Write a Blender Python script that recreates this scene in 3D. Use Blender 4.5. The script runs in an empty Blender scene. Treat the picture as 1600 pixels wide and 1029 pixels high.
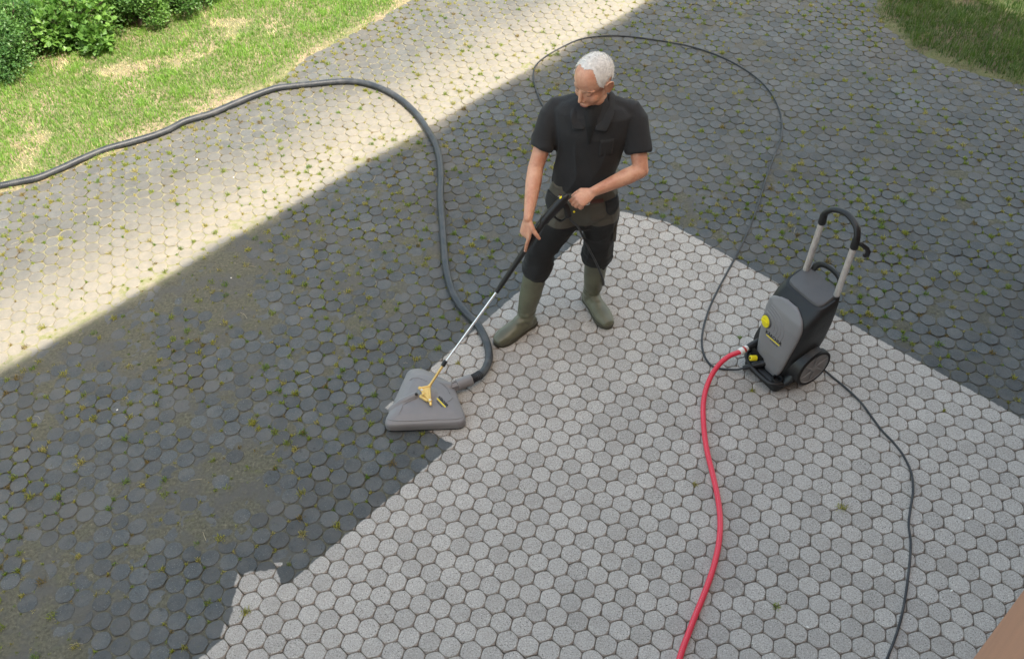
import bpy, math, random
import numpy as np
from mathutils import Vector, Matrix, noise as mnoise

# ------------------------------------------------------------------ camera, sky, sun, exposure
SC = bpy.context.scene
COL = SC.collection
CAM_Z = 4.18982
CR = np.array([0.99967291, -0.01839619, -0.01776642])
CU = np.array([0.0255747, 0.71907676, 0.6944599])
CF = np.array([0.0, 0.69468712, -0.71931204])
FPX = 1490.6256
cam_d = bpy.data.cameras.new('camera'); cam = bpy.data.objects.new('camera', cam_d); COL.objects.link(cam)
cam.matrix_world = Matrix(((CR[0], CU[0], -CF[0], 0), (CR[1], CU[1], -CF[1], 0), (CR[2], CU[2], -CF[2], CAM_Z), (0, 0, 0, 1)))
cam_d.sensor_width = 36; cam_d.lens = FPX / 1600 * 36; cam_d.clip_start = .05; cam_d.clip_end = 500
SC.camera = cam
SUN_EL, SUN_AZ = math.radians(55), math.radians(135)
SC.world = bpy.data.worlds.new('World'); SC.world.use_nodes = True
wn = SC.world.node_tree; bg = wn.nodes['Background']
sky = wn.nodes.new('ShaderNodeTexSky'); sky.sky_type = 'NISHITA'; sky.sun_disc = False
sky.sun_elevation = SUN_EL; sky.sun_rotation = SUN_AZ; sky.air_density = 1.0; sky.dust_density = 2.5; sky.ozone_density = .8
tn = wn.nodes.new('ShaderNodeMix'); tn.data_type = 'RGBA'; tn.blend_type = 'MULTIPLY'; tn.inputs[0].default_value = 1; tn.inputs[7].default_value = (1.14, 1.0, .75, 1)
wn.links.new(sky.outputs[0], tn.inputs[6]); wn.links.new(tn.outputs[2], bg.inputs[0]); bg.inputs[1].default_value = 0.15
sd = bpy.data.lights.new('sun', 'SUN'); sd.energy = 2.0; sd.angle = math.radians(.28); sd.color = (1, .95, .86)
so = bpy.data.objects.new('sun', sd); COL.objects.link(so)
sv = Vector((math.sin(SUN_AZ) * math.cos(SUN_EL), math.cos(SUN_AZ) * math.cos(SUN_EL), math.sin(SUN_EL)))
so.rotation_euler = sv.to_track_quat('Z', 'Y').to_euler(); so.location = sv * 20
SC.view_settings.view_transform = 'Standard'; SC.view_settings.look = 'None'
SC.view_settings.exposure = 2.05; SC.view_settings.gamma = 1.0

RNG = np.random.default_rng(7); random.seed(7)

def J(x, y, z=0.0):
    """a spot seen at (x, y) in the photo, at height z above the ground"""
    d = CF * FPX + CR * (x - 800) + CU * (514.5 - y)
    return np.array([0, 0, CAM_Z]) + d * ((z - CAM_Z) / d[2])
def V(a): return np.array(a, dtype=float)
def nrm(a): a = V(a); return a / (np.linalg.norm(a) + 1e-12)

# ------------------------------------------------------------------ materials
def newmat(name):
    m = bpy.data.materials.new(name); m.use_nodes = True
    return m, m.node_tree, m.node_tree.nodes['Principled BSDF']
def nd(nt, t, **kw):
    n = nt.nodes.new(t)
    for k, v in kw.items():
        if k.startswith('i_'):
            n.inputs[int(k[2:]) if k[2:].isdigit() else k[2:]].default_value = v
        else: setattr(n, k, v)
    return n
def mth(nt, op, a, b=None, c=None, clamp=False):
    n = nt.nodes.new('ShaderNodeMath'); n.operation = op; n.use_clamp = clamp
    for i, s in enumerate((a, b, c)):
        if s is None: continue
        if isinstance(s, (int, float)): n.inputs[i].default_value = s
        else: nt.links.new(s, n.inputs[i])
    return n.outputs[0]
def mix(nt, f, a, b, blend='MIX'):
    n = nt.nodes.new('ShaderNodeMix'); n.data_type = 'RGBA'; n.blend_type = blend
    for i, s in ((0, f), (6, a), (7, b)):
        if isinstance(s, (int, float)): n.inputs[i].default_value = s
        elif isinstance(s, (tuple, list)): n.inputs[i].default_value = (*s[:3], 1)
        else: nt.links.new(s, n.inputs[i])
    return n.outputs[2]
def noi(nt, vec, scale, detail=2, rough=.5, dist=0):
    n = nd(nt, 'ShaderNodeTexNoise'); n.inputs['Scale'].default_value = scale; n.inputs['Detail'].default_value = detail
    n.inputs['Roughness'].default_value = rough; n.inputs['Distortion'].default_value = dist
    nt.links.new(vec, n.inputs['Vector']); return n.outputs['Fac']
def rmp(nt, v, a, b, lo=0., hi=1., smooth=False):
    n = nd(nt, 'ShaderNodeMapRange'); n.clamp = True
    if smooth: n.interpolation_type = 'SMOOTHSTEP'
    nt.links.new(v, n.inputs[0])
    for i, x in enumerate((a, b, lo, hi)): n.inputs[i + 1].default_value = x
    return n.outputs[0]
def bump(nt, bs, h, strength, dist):
    b = nd(nt, 'ShaderNodeBump'); b.inputs['Strength'].default_value = strength; b.inputs['Distance'].default_value = dist
    nt.links.new(h, b.inputs['Height']); nt.links.new(b.outputs[0], bs.inputs['Normal'])
def simple(name, col, rough=.5, metal=0., var=.12, nscale=30, bmp=.0, bscale=200, coat=0.):
    m, nt, bs = newmat(name)
    co = nd(nt, 'ShaderNodeTexCoord').outputs['Object']
    n = noi(nt, co, nscale, 4, .6)
    c = mix(nt, rmp(nt, n, .3, .7), tuple(x * (1 - var) for x in col), tuple(min(1, x * (1 + var)) for x in col))
    nt.links.new(c, bs.inputs['Base Color'])
    nt.links.new(rmp(nt, n, .3, .7, max(0, rough - .07), min(1, rough + .07)), bs.inputs['Roughness'])
    bs.inputs['Metallic'].default_value = metal
    if coat: bs.inputs['Coat Weight'].default_value = coat
    if bmp: bump(nt, bs, noi(nt, co, bscale, 3), bmp, .002)
    return m

# ------------------------------------------------------------------ the cleaned area (world XY)
def halfplane(p, q, inside):
    p, q, c = J(*p)[:2], J(*q)[:2], J(*inside)[:2]
    d = (q - p) / np.linalg.norm(q - p); n = np.array([-d[1], d[0]])
    if (c - p) @ n < 0: n = -n
    return n[0], n[1], -(n @ p)
HP1 = halfplane((345, 1000), (700, 700), (1000, 900))
HP2 = halfplane((612, 628), (960, 326), (1000, 700))
HP3 = halfplane((1030, 340), (1600, 655), (1000, 700))
HP4 = halfplane((600, 636), (728, 704), (800, 500))
HP5 = halfplane((962, 328), (1035, 345), (1000, 700))
HPG = halfplane((0, 1012), (500, 1075), (300, 700))
HP6 = halfplane((376, 888), (342, 1010), (420, 930)); HP7 = halfplane((370, 889), (445, 879), (420, 930)); HP8 = halfplane((436, 870), (456, 935), (400, 930))
def clean_sdf(x, y):
    h = lambda H: H[0] * x + H[1] * y + H[2]
    b = np.minimum(np.minimum(h(HP6), h(HP7)), h(HP8))
    return np.minimum(np.minimum(np.maximum(np.maximum(h(HP1), b), np.minimum(h(HP2), h(HP4))), h(HP3)), h(HP5))
def clean_node(nt, co):
    sx = nd(nt, 'ShaderNodeSeparateXYZ'); nt.links.new(co, sx.inputs[0]); x, y = sx.outputs[0], sx.outputs[1]
    h = lambda H: mth(nt, 'ADD', mth(nt, 'ADD', mth(nt, 'MULTIPLY', x, H[0]), mth(nt, 'MULTIPLY', y, H[1])), H[2])
    ra = nd(nt, 'ShaderNodeAttribute'); ra.attribute_name = 'rnd'
    b = mth(nt, 'ADD', mth(nt, 'MINIMUM', mth(nt, 'MINIMUM', h(HP6), h(HP7)), h(HP8)), mth(nt, 'MULTIPLY', mth(nt, 'SUBTRACT', ra.outputs['Fac'], .5), .06))
    s = mth(nt, 'MINIMUM', h(HP2), h(HP4))
    s = mth(nt, 'MAXIMUM', mth(nt, 'MAXIMUM', h(HP1), b), s)
    s = mth(nt, 'MINIMUM', mth(nt, 'MINIMUM', s, h(HP3)), h(HP5))
    s = mth(nt, 'ADD', s, mth(nt, 'MULTIPLY', mth(nt, 'SUBTRACT', noi(nt, co, 30, 3), .5), .02))
    return rmp(nt, s, -.004, .005, 0, 1, True), x, y
SHN = (-1 / math.sqrt(2), 1 / math.sqrt(2))     # across the yard, away from the building

def m_paver():
    m, nt, bs = newmat('paver_concrete')
    co = nd(nt, 'ShaderNodeTexCoord').outputs['Object']
    cl, x, y = clean_node(nt, co)
    at = nd(nt, 'ShaderNodeAttribute'); at.attribute_name = 'rnd'; rn = at.outputs['Fac']
    ch = nd(nt, 'ShaderNodeAttribute'); ch.attribute_name = 'edge'; ed = ch.outputs['Fac']
    fine = noi(nt, co, 125, 4, .85); big = noi(nt, co, 1.3, 4, .6); mid = noi(nt, co, 9, 4, .65)
    # clean concrete: grey aggregate with pale and dark grains
    c = mix(nt, rmp(nt, fine, .32, .68), (.235, .217, .197), (.58, .548, .50))
    c = mix(nt, rmp(nt, noi(nt, co, 170, 1), .65, .69), c, (.72, .68, .61))
    c = mix(nt, rmp(nt, noi(nt, co, 150, 1), .345, .31), c, (.09, .083, .075))
    c = mix(nt, rmp(nt, mid, .45, .75, 0, .35), c, (.27, .24, .205))
    c = mix(nt, rmp(nt, big, .35, .7, 0, .22), c, (.24, .235, .225))
    tone = rmp(nt, rn, 0, 1, .86, 1.06)
    tc = nd(nt, 'ShaderNodeCombineXYZ')
    for i in range(3): nt.links.new(tone, tc.inputs[i])
    c = mix(nt, 1.0, c, tc.outputs[0], 'MULTIPLY')
    edw = mth(nt, 'MULTIPLY', ed, rmp(nt, noi(nt, co, 40, 3), .3, .7, .25, .75))
    c = mix(nt, edw, c, (.24, .18, .125))
    # dirty concrete: dark algae film, muddy veils, worn spots
    d = mix(nt, rmp(nt, fine, .3, .72), (.029, .036, .040), (.086, .096, .101))
    d = mix(nt, rmp(nt, noi(nt, co, 180, 1), .68, .73), d, (.22, .21, .195))
    d = mix(nt, rmp(nt, mid, .42, .66, 0, .7), d, (.098, .100, .095)); d = mix(nt, rmp(nt, noi(nt, co, 17, 5, .75), .52, .68, 0, .6), d, (.045, .048, .046))
    d = mix(nt, rmp(nt, noi(nt, co, 2.3, 5, .65, .4), .46, .66, 0, .75), d, (.085, .083, .078))
    d = mix(nt, rmp(nt, noi(nt, co, 26, 3, .6), .63, .72, 0, .75), d, (.028, .028, .026))
    d = mix(nt, rmp(nt, noi(nt, co, 45, 4, .6), .62, .7, 0, .5), d, (.085, .09, .04))
    td = rmp(nt, rn, 0, 1, .80, 1.18)
    tc2 = nd(nt, 'ShaderNodeCombineXYZ')
    for i in range(3): nt.links.new(td, tc2.inputs[i])
    d = mix(nt, 1.0, d, tc2.outputs[0], 'MULTIPLY')
    d = mix(nt, mth(nt, 'MULTIPLY', ed, .6), d, (.075, .068, .045))
    # glow along the sunlit side of the shadow edge, painted into the stone colour
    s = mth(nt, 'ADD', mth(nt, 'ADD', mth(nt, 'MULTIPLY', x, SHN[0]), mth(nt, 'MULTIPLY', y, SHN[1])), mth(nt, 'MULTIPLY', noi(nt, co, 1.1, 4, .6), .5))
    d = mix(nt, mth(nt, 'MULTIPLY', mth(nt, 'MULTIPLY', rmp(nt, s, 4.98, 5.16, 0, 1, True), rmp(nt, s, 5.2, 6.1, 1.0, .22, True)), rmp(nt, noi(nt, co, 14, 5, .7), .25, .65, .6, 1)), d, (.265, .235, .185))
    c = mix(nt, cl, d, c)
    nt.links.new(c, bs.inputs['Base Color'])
    r = mix(nt, cl, rmp(nt, big, .35, .65, .55, .85), (.88, .88, .88))
    nt.links.new(r, bs.inputs['Roughness'])
    hb = mth(nt, 'ADD', fine, mth(nt, 'MULTIPLY', mid, 2.0))
    bump(nt, bs, hb, .55, .0035)
    return m
def m_joint():
    m, nt, bs = newmat('joint_soil')
    co = nd(nt, 'ShaderNodeTexCoord').outputs['Object']
    cl, x, y = clean_node(nt, co)
    n1 = noi(nt, co, 60, 4, .7); n2 = noi(nt, co, 5, 5, .65); n3 = noi(nt, co, 20, 4, .7)
    d = mix(nt, rmp(nt, n1, .3, .7), (.045, .045, .032), (.13, .125, .09))
    d = mix(nt, rmp(nt, n3, .56, .66, 0, .6), d, (.10, .108, .045)); d = mix(nt, rmp(nt, noi(nt, co, 33, 3, .7), .60, .68, 0, .5), d, (.22, .205, .15))
    d = mix(nt, rmp(nt, n2, .48, .6, 0, .8), d, (.080, .080, .076))
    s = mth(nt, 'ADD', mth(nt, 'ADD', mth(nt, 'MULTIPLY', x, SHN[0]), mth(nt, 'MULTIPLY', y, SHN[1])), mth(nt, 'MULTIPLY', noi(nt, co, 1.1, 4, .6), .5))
    d = mix(nt, mth(nt, 'MULTIPLY', rmp(nt, s, 4.98, 5.16, 0, .9, True), rmp(nt, s, 5.4, 6.6, 1, .55, True)), d, mix(nt, rmp(nt, n3, .42, .62), (.27, .24, .17), (.19, .195, .075)))  # sunlit glow by the shadow edge painted into joints, with mossy green mixed in
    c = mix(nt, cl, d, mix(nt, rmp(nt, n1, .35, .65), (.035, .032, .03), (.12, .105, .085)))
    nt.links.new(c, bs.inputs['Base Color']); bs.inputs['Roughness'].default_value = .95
    bump(nt, bs, n1, .6, .006)
    return m
def m_attr(name, rough=.6, trans=.0, sheen=0):
    m, nt, bs = newmat(name)
    at = nd(nt, 'ShaderNodeAttribute'); at.attribute_name = 'tint'
    nt.links.new(at.outputs['Color'], bs.inputs['Base Color']); bs.inputs['Roughness'].default_value = rough
    if trans:
        tr = nd(nt, 'ShaderNodeBsdfTranslucent'); ms = nd(nt, 'ShaderNodeMixShader'); ms.inputs[0].default_value = trans
        c2 = mix(nt, 1.0, at.outputs['Color'], (1.3, 1.5, .6), 'MULTIPLY'); nt.links.new(c2, tr.inputs[0])
        out = nt.nodes['Material Output']
        nt.links.new(bs.outputs[0], ms.inputs[1]); nt.links.new(tr.outputs[0], ms.inputs[2]); nt.links.new(ms.outputs[0], out.inputs[0])
    return m
def m_cloth(name, col, col2=None, zcut=None, scale=350):
    m, nt, bs = newmat(name)
    co = nd(nt, 'ShaderNodeTexCoord').outputs['Object']
    w = noi(nt, co, scale, 2); n = noi(nt, co, 6, 4, .6)
    def tone(c): return mix(nt, rmp(nt, n, .3, .7), tuple(x * .8 for x in c), tuple(x * 1.25 for x in c))
    c = tone(col)
    if col2:
        sx = nd(nt, 'ShaderNodeSeparateXYZ'); nt.links.new(co, sx.inputs[0])
        z = mth(nt, 'ADD', sx.outputs[2], mth(nt, 'MULTIPLY', mth(nt, 'SUBTRACT', noi(nt, co, 4, 1), .5), .09))
        c = mix(nt, rmp(nt, z, zcut - .004, zcut + .004), tone(col2), c)
    c = mix(nt, rmp(nt, w, .35, .65, 0, .12), c, (.06, .06, .06))
    nt.links.new(c, bs.inputs['Base Color']); bs.inputs['Roughness'].default_value = .92
    bs.inputs['Sheen Weight'].default_value = .04
    bump(nt, bs, mth(nt, 'ADD', mth(nt, 'MULTIPLY', w, .25), noi(nt, co, 28, 3)), .5, .006)
    return m
def m_skin():
    m, nt, bs = newmat('skin')
    co = nd(nt, 'ShaderNodeTexCoord').outputs['Object']
    n = noi(nt, co, 16, 5, .7); n2 = noi(nt, co, 120, 2)
    c = mix(nt, rmp(nt, n, .35, .68), (.66, .37, .245), (.50, .215, .135))
    c = mix(nt, rmp(nt, n2, .6, .75, 0, .25), c, (.42, .20, .14))
    nt.links.new(c, bs.inputs['Base Color']); bs.inputs['Roughness'].default_value = .48
    bs.inputs['Subsurface Weight'].default_value = .12; bs.inputs['Subsurface Radius'].default_value = (.01, .004, .002)
    bs.inputs['Subsurface Scale'].default_value = .5
    bump(nt, bs, n2, .25, .002)
    return m
def m_ribbed(name, col, rough, freq, strength, axis_attr=True):
    m, nt, bs = newmat(name)
    at = nd(nt, 'ShaderNodeAttribute'); at.attribute_name = 'along'
    co = nd(nt, 'ShaderNodeTexCoord').outputs['Object']
    s = mth(nt, 'SINE', mth(nt, 'MULTIPLY', at.outputs['Fac'], freq))
    n = noi(nt, co, 14, 5, .65)
    c = mix(nt, rmp(nt, n, .45, .75, 0, .6), col, (.10, .10, .098))
    nt.links.new(c, bs.inputs['Base Color']); nt.links.new(rmp(nt, n, .3, .7, rough - .08, rough + .15), bs.inputs['Roughness'])
    bump(nt, bs, s, strength, .002)
    return m
M = dict(
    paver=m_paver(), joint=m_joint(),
    blade=m_attr('grass_blade', .55, .35), leaf=m_attr('leaf', .45, .3),
    shirt=m_cloth('black_knit', (.0135, .014, .0155)), trousers=m_cloth('work_cloth', (.084, .078, .062), (.0085, .009, .0095), .80, 260),
    tee=m_cloth('black_tee', (.007, .0075, .008)), skin=m_skin(),
    pocket=m_cloth('black_panel_cloth', (.012, .0125, .0135)), olive=m_cloth('olive_cloth', (.062, .056, .042)),
    boot=simple('olive_rubber', (.105, .107, .070), .40, var=.22, nscale=9, bmp=.15, bscale=60),
    sole=simple('boot_sole_rubber', (.055, .052, .034), .7, var=.3, nscale=25),
    grey=simple('grey_moulded_plastic', (.205, .198, .200), .45, var=.05, nscale=7, bmp=.25, bscale=700),
    grey2=simple('grey_suction_plastic', (.185, .178, .180), .42, var=.07, nscale=9, bmp=.25, bscale=600),
    dkgrey=simple('dark_grey_plastic', (.088, .086, .088), .5, var=.1, nscale=12, bmp=.3, bscale=600),
    black=simple('black_plastic', (.0095, .010, .011), .45, var=.25, nscale=14, bmp=.25, bscale=500),
    rubber=simple('black_rubber', (.018, .019, .021), .6, var=.3, nscale=20, bmp=.3, bscale=200),
    tyre=simple('tyre_rubber', (.012, .012, .013), .75, var=.3, nscale=20),
    rim=simple('wheel_plastic', (.21, .21, .212), .42, var=.08, nscale=20),
    yellow=simple('yellow_plastic', (.80, .66, .01), .4, var=.05),
    ink=simple('black_print', (.008, .008, .008), .5),
    alu=simple('brushed_aluminium', (.74, .70, .66), .40, .75, var=.1, nscale=40),
    chrome=simple('steel_lance', (.95, .93, .90), .32, 1.0, var=.04),
    brass=simple('brass', (.74, .50, .17), .42, .65, var=.1, nscale=30),
    white=simple('white_plastic', (.7, .68, .64), .4),
    redp=simple('red_print', (.5, .03, .02), .45),
    belt=simple('belt_leather', (.09, .03, .018), .5, var=.3, nscale=40), studs=simple('steel_studs', (.75, .72, .66), .25, .9),
    hairm=simple('white_hair', (.69, .675, .65), .8, var=.13, nscale=60, bmp=.5, bscale=260),
    brow=simple('pale_brow_hair', (.33, .20, .13), .8), lip=simple('lip_skin', (.47, .18, .14), .5), lidline=simple('lash_line', (.12, .05, .035), .6),
    nail=simple('nail', (.68, .42, .34), .3),
    bark=simple('shrub_bark', (.07, .05, .035), .9, var=.4, nscale=40),
    render=simple('terracotta_render', (.36, .18, .11), .9, var=.1, nscale=3, bmp=.35, bscale=160),
    roof=simple('roof_tile', (.16, .06, .04), .8), frame=simple('window_frame', (.6, .59, .56), .4), glass=simple('dark_window_glass', (.03, .035, .04), .08),
    soil=simple('soil', (.12, .095, .065), .95, var=.4, nscale=9, bmp=.8, bscale=50),
    yard=simple('yard_paving', (.09, .092, .094), .85, var=.3, nscale=6),
    chip=simple('stone_chip', (.7, .68, .64), .7),
    bighose=m_ribbed('ribbed_grey_hose', (.027, .031, .037), .42, 2 * math.pi / .012, .22),
    cable=m_ribbed('cable_rubber', (.017, .019, .023), .5, 2 * math.pi / .05, .05),
)
def m_redhose():
    m, nt, bs = newmat('red_hose')
    at = nd(nt, 'ShaderNodeAttribute'); at.attribute_name = 'around'
    al = nd(nt, 'ShaderNodeAttribute'); al.attribute_name = 'along'
    tw = mth(nt, 'ADD', at.outputs['Fac'], mth(nt, 'MULTIPLY', mth(nt, 'SINE', mth(nt, 'MULTIPLY', al.outputs['Fac'], 1.9)), .035))
    d = mth(nt, 'ABSOLUTE', mth(nt, 'SUBTRACT', tw, .32))
    c = mix(nt, rmp(nt, d, .018, .026), (.72, .62, .55), (.66, .03, .062))
    nt.links.new(c, bs.inputs['Base Color']); bs.inputs['Roughness'].default_value = .38
    return m
M['red'] = m_redhose()

# ------------------------------------------------------------------ mesh helpers
def tag(o, label=None, cat=None, group=None, kind=None):
    if label: o['label'] = label
    if cat: o['category'] = cat
    if group: o['group'] = group
    if kind: o['kind'] = kind
    return o
def npmesh(name, verts, faces, mat, parent=None, smooth=True, attrs=None):
    """verts (n,3); faces: list of arrays (m,k)"""
    me = bpy.data.meshes.new(name); verts = np.asarray(verts, dtype=np.float32)
    me.vertices.add(len(verts)); me.vertices.foreach_set('co', verts.ravel())
    loops = np.concatenate([np.asarray(f, dtype=np.int32).ravel() for f in faces]) if faces else np.zeros(0, np.int32)
    tot = np.concatenate([np.full(len(f), np.asarray(f).shape[1], np.int32) for f in faces])
    st = np.concatenate([[0], np.cumsum(tot)[:-1]]).astype(np.int32)
    me.loops.add(len(loops)); me.loops.foreach_set('vertex_index', loops)
    me.polygons.add(len(tot)); me.polygons.foreach_set('loop_start', st); me.polygons.foreach_set('loop_total', tot)
    me.polygons.foreach_set('use_smooth', np.full(len(tot), smooth, dtype=bool))
    me.update(calc_edges=True)
    for k, a in (attrs or {}).items():
        a = np.asarray(a, dtype=np.float32)
        if a.ndim == 1:
            at = me.attributes.new(k, 'FLOAT', 'POINT'); at.data.foreach_set('value', a)
        else:
            at = me.attributes.new(k, 'FLOAT_COLOR', 'POINT'); at.data.foreach_set('color', np.c_[a, np.ones(len(a))].astype(np.float32).ravel())
    me.materials.append(mat)
    o = bpy.data.objects.new(name, me); COL.objects.link(o)
    if parent: o.parent = parent
    return o
XF = None      # local frame the next shapes are laid out in
class MB:
    def __init__(s): s.v = []; s.f = []; s.al = []; s.ar = []
    def add(s, v, f, al=None, ar=None):
        b = len(s.v); s.v += [tuple(map(float, p)) for p in v]; s.f += [tuple(i + b for i in q) for q in f]
        s.al += list(al) if al is not None else [0.] * len(v); s.ar += list(ar) if ar is not None else [0.] * len(v)
        return s
    def rings(s, R, cap=True, al=None, closed_path=False):
        k = len(R[0]); n = len(R); v = [p for r in R for p in r]; f = []
        for i in range(n - 1 + (1 if closed_path else 0)):
            a, b = i * k, ((i + 1) % n) * k
            f += [(a + j, a + (j + 1) % k, b + (j + 1) % k, b + j) for j in range(k)]
        if cap and not closed_path: f += [tuple(range(k))[::-1], tuple((n - 1) * k + j for j in range(k))]
        A = [al[i] for i in range(n) for _ in range(k)] if al is not None else None
        return s.add(v, f, A, [j / k for _ in range(n) for j in range(k)])
    def tube(s, pts, rad, seg=12, ref=None, cap=True, round_ends=False):
        """rad: number, list of numbers or list of (a, b) with a along ref-axis"""
        pts = [V(p) for p in pts]; n = len(pts)
        if isinstance(rad, (int, float)): rad = [rad] * n
        rad = [(r, r) if isinstance(r, (int, float)) else r for r in rad]
        T = [nrm(pts[min(i + 1, n - 1)] - pts[max(i - 1, 0)]) for i in range(n)]
        if round_ends:
            for e in (0, 1):
                p, r, t = (pts[0], rad[0], -T[0]) if e == 0 else (pts[-1], rad[-1], T[-1])
                ex = [(p + t * (min(r) * math.sin(q)), (r[0] * math.cos(q), r[1] * math.cos(q))) for q in (.5, 1.0, 1.4)]
                if e == 0:
                    pts = [x[0] for x in ex[::-1]] + pts; rad = [x[1] for x in ex[::-1]] + rad; T = [T[0]] * 3 + T
                else:
                    pts = pts + [x[0] for x in ex]; rad = rad + [x[1] for x in ex]; T = T + [T[-1]] * 3
            n = len(pts)
        a = V(ref) if ref is not None else (V((0, 0, 1)) if abs(T[0][2]) < .9 else V((1, 0, 0)))
        R = []; L = 0; al = []
        for i in range(n):
            t = T[i]; base = V(ref) if ref is not None else a
            x = nrm(base - t * (base @ t)); y = np.cross(t, x); a = x
            if i: L += np.linalg.norm(pts[i] - pts[i - 1])
            al.append(L)
            R.append([pts[i] + x * rad[i][0] * math.cos(q) + y * rad[i][1] * math.sin(q) for q in (2 * math.pi * j / seg for j in range(seg))])
        return s.rings(R, cap, al)
    def ell(s, c, r, M3=None, seg=20, rg=12):
        c = V(c); v = []; f = []
        A = np.eye(3) if M3 is None else M3
        for i in range(1, rg):
            th = math.pi * i / rg
            for j in range(seg):
                q = 2 * math.pi * j / seg
                v.append(c + A @ V((r[0] * math.sin(th) * math.cos(q), r[1] * math.sin(th) * math.sin(q), r[2] * math.cos(th))))
        for i in range(rg - 2):
            f += [(i * seg + j, (i + 1) * seg + j, (i + 1) * seg + (j + 1) % seg, i * seg + (j + 1) % seg) for j in range(seg)]
        t = len(v); v += [c + A @ V((0, 0, r[2])), c + A @ V((0, 0, -r[2]))]
        f += [(t, j, (j + 1) % seg) for j in range(seg)] + [(t + 1, (rg - 2) * seg + (j + 1) % seg, (rg - 2) * seg + j) for j in range(seg)]
        return s.add(v, f)
    def box(s, c, h, M3=None):
        A = np.eye(3) if M3 is None else M3; c = V(c)
        v = [c + A @ V((x * h[0], y * h[1], z * h[2])) for x in (-1, 1) for y in (-1, 1) for z in (-1, 1)]
        return s.add(v, [(0, 1, 3, 2), (4, 6, 7, 5), (0, 4, 5, 1), (2, 3, 7, 6), (0, 2, 6, 4), (1, 5, 7, 3)])
    def disc_tube(s, c, ax, r0, r1, seg=24):      # a plain cylinder between c and c+ax
        return s.tube([c, V(c) + V(ax)], [r0, r1], seg)
    def build(s, name, mat, parent=None, smooth=True, bevel=0, attrs=False, loc=None):
        if XF is not None: s.v = [tuple(XF @ V(p)) for p in s.v]; s.f = [q[::-1] for q in s.f]
        me = bpy.data.meshes.new(name); me.from_pydata(s.v, [], s.f); me.update()
        me.polygons.foreach_set('use_smooth', [smooth] * len(me.polygons))
        if attrs:
            for k, a in (('along', s.al), ('around', s.ar)):
                at = me.attributes.new(k, 'FLOAT', 'POINT'); at.data.foreach_set('value', a)
        me.materials.append(mat); o = bpy.data.objects.new(name, me); COL.objects.link(o)
        if parent: o.parent = parent
        if bevel:
            b = o.modifiers.new('b', 'BEVEL'); b.width = bevel; b.segments = 3; b.limit_method = 'ANGLE'; b.angle_limit = math.radians(35)
            w = o.modifiers.new('w', 'WEIGHTED_NORMAL'); w.keep_sharp = False
        elif smooth:
            try: me.set_sharp_from_angle(angle=math.radians(42))
            except Exception: pass
        return o
def fuse(mb, name, mat, parent, voxel, smooth_it=4, disp=None, fac=.5):
    """one continuous surface out of overlapping closed shapes"""
    if XF is not None: mb.v = [tuple(XF @ V(p)) for p in mb.v]; mb.f = [q[::-1] for q in mb.f]
    me = bpy.data.meshes.new('tmp'); me.from_pydata(mb.v, [], mb.f); me.update()
    t = bpy.data.objects.new('tmp', me); COL.objects.link(t)
    r = t.modifiers.new('r', 'REMESH'); r.mode = 'VOXEL'; r.voxel_size = voxel
    if smooth_it:
        s = t.modifiers.new('s', 'SMOOTH'); s.iterations = smooth_it; s.factor = fac
    dg = bpy.context.evaluated_depsgraph_get()
    res = bpy.data.meshes.new_from_object(t.evaluated_get(dg)); bpy.data.objects.remove(t); bpy.data.meshes.remove(me)
    res.name = name; res.materials.clear(); res.materials.append(mat)
    res.polygons.foreach_set('use_smooth', [True] * len(res.polygons))
    if disp:
        n = len(res.vertices); co = np.zeros(n * 3); res.vertices.foreach_get('co', co); co = co.reshape(-1, 3)
        no = np.zeros(n * 3); res.vertex_normals.foreach_get('vector', no); no = no.reshape(-1, 3)
        d = np.array([disp(Vector(p)) for p in co]); co = co + no * d[:, None]
        res.vertices.foreach_set('co', co.ravel())
    res.update()
    o = bpy.data.objects.new(name, res); COL.objects.link(o)
    if parent: o.parent = parent
    return o
def empty(name, loc=(0, 0, 0), rz=0.):
    o = bpy.data.objects.new(name, None); COL.objects.link(o); o.location = loc; o.rotation_euler = (0, 0, rz); o.empty_display_size = .1
    return o
def spline(P, n=10):
    P = [V(p) for p in P]; P = [2 * P[0] - P[1]] + P + [2 * P[-1] - P[-2]]; out = []
    for i in range(1, len(P) - 2):
        for k in range(n):
            t = k / n; a, b, c, d = P[i - 1:i + 3]
            out.append(.5 * (2 * b + (c - a) * t + (2 * a - 5 * b + 4 * c - d) * t * t + (3 * b - a - 3 * c + d) * t ** 3))
    out.append(P[-2]); return out
def text_mesh(txt, name, mat, parent, origin, ex, ey, size, shear=.0, bold=0.0, extr=.0006):
    cu = bpy.data.curves.new('t', 'FONT'); cu.body = txt; cu.size = size; cu.shear = shear; cu.offset = bold; cu.extrude = extr; cu.align_x = 'CENTER'; cu.align_y = 'CENTER'
    t = bpy.data.objects.new('t', cu); COL.objects.link(t)
    me = bpy.data.meshes.new_from_object(t.evaluated_get(bpy.context.evaluated_depsgraph_get())); bpy.data.objects.remove(t)
    ex, ey = nrm(ex), nrm(ey); ez = np.cross(ex, ey)
    for v in me.vertices:
        q = V(origin) + ex * v.co.x + ey * v.co.y + ez * v.co.z; v.co = q if XF is None else XF @ q
    me.materials.clear(); me.materials.append(mat); me.name = name
    o = bpy.data.objects.new(name, me); COL.objects.link(o); o.parent = parent
    return o

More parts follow.
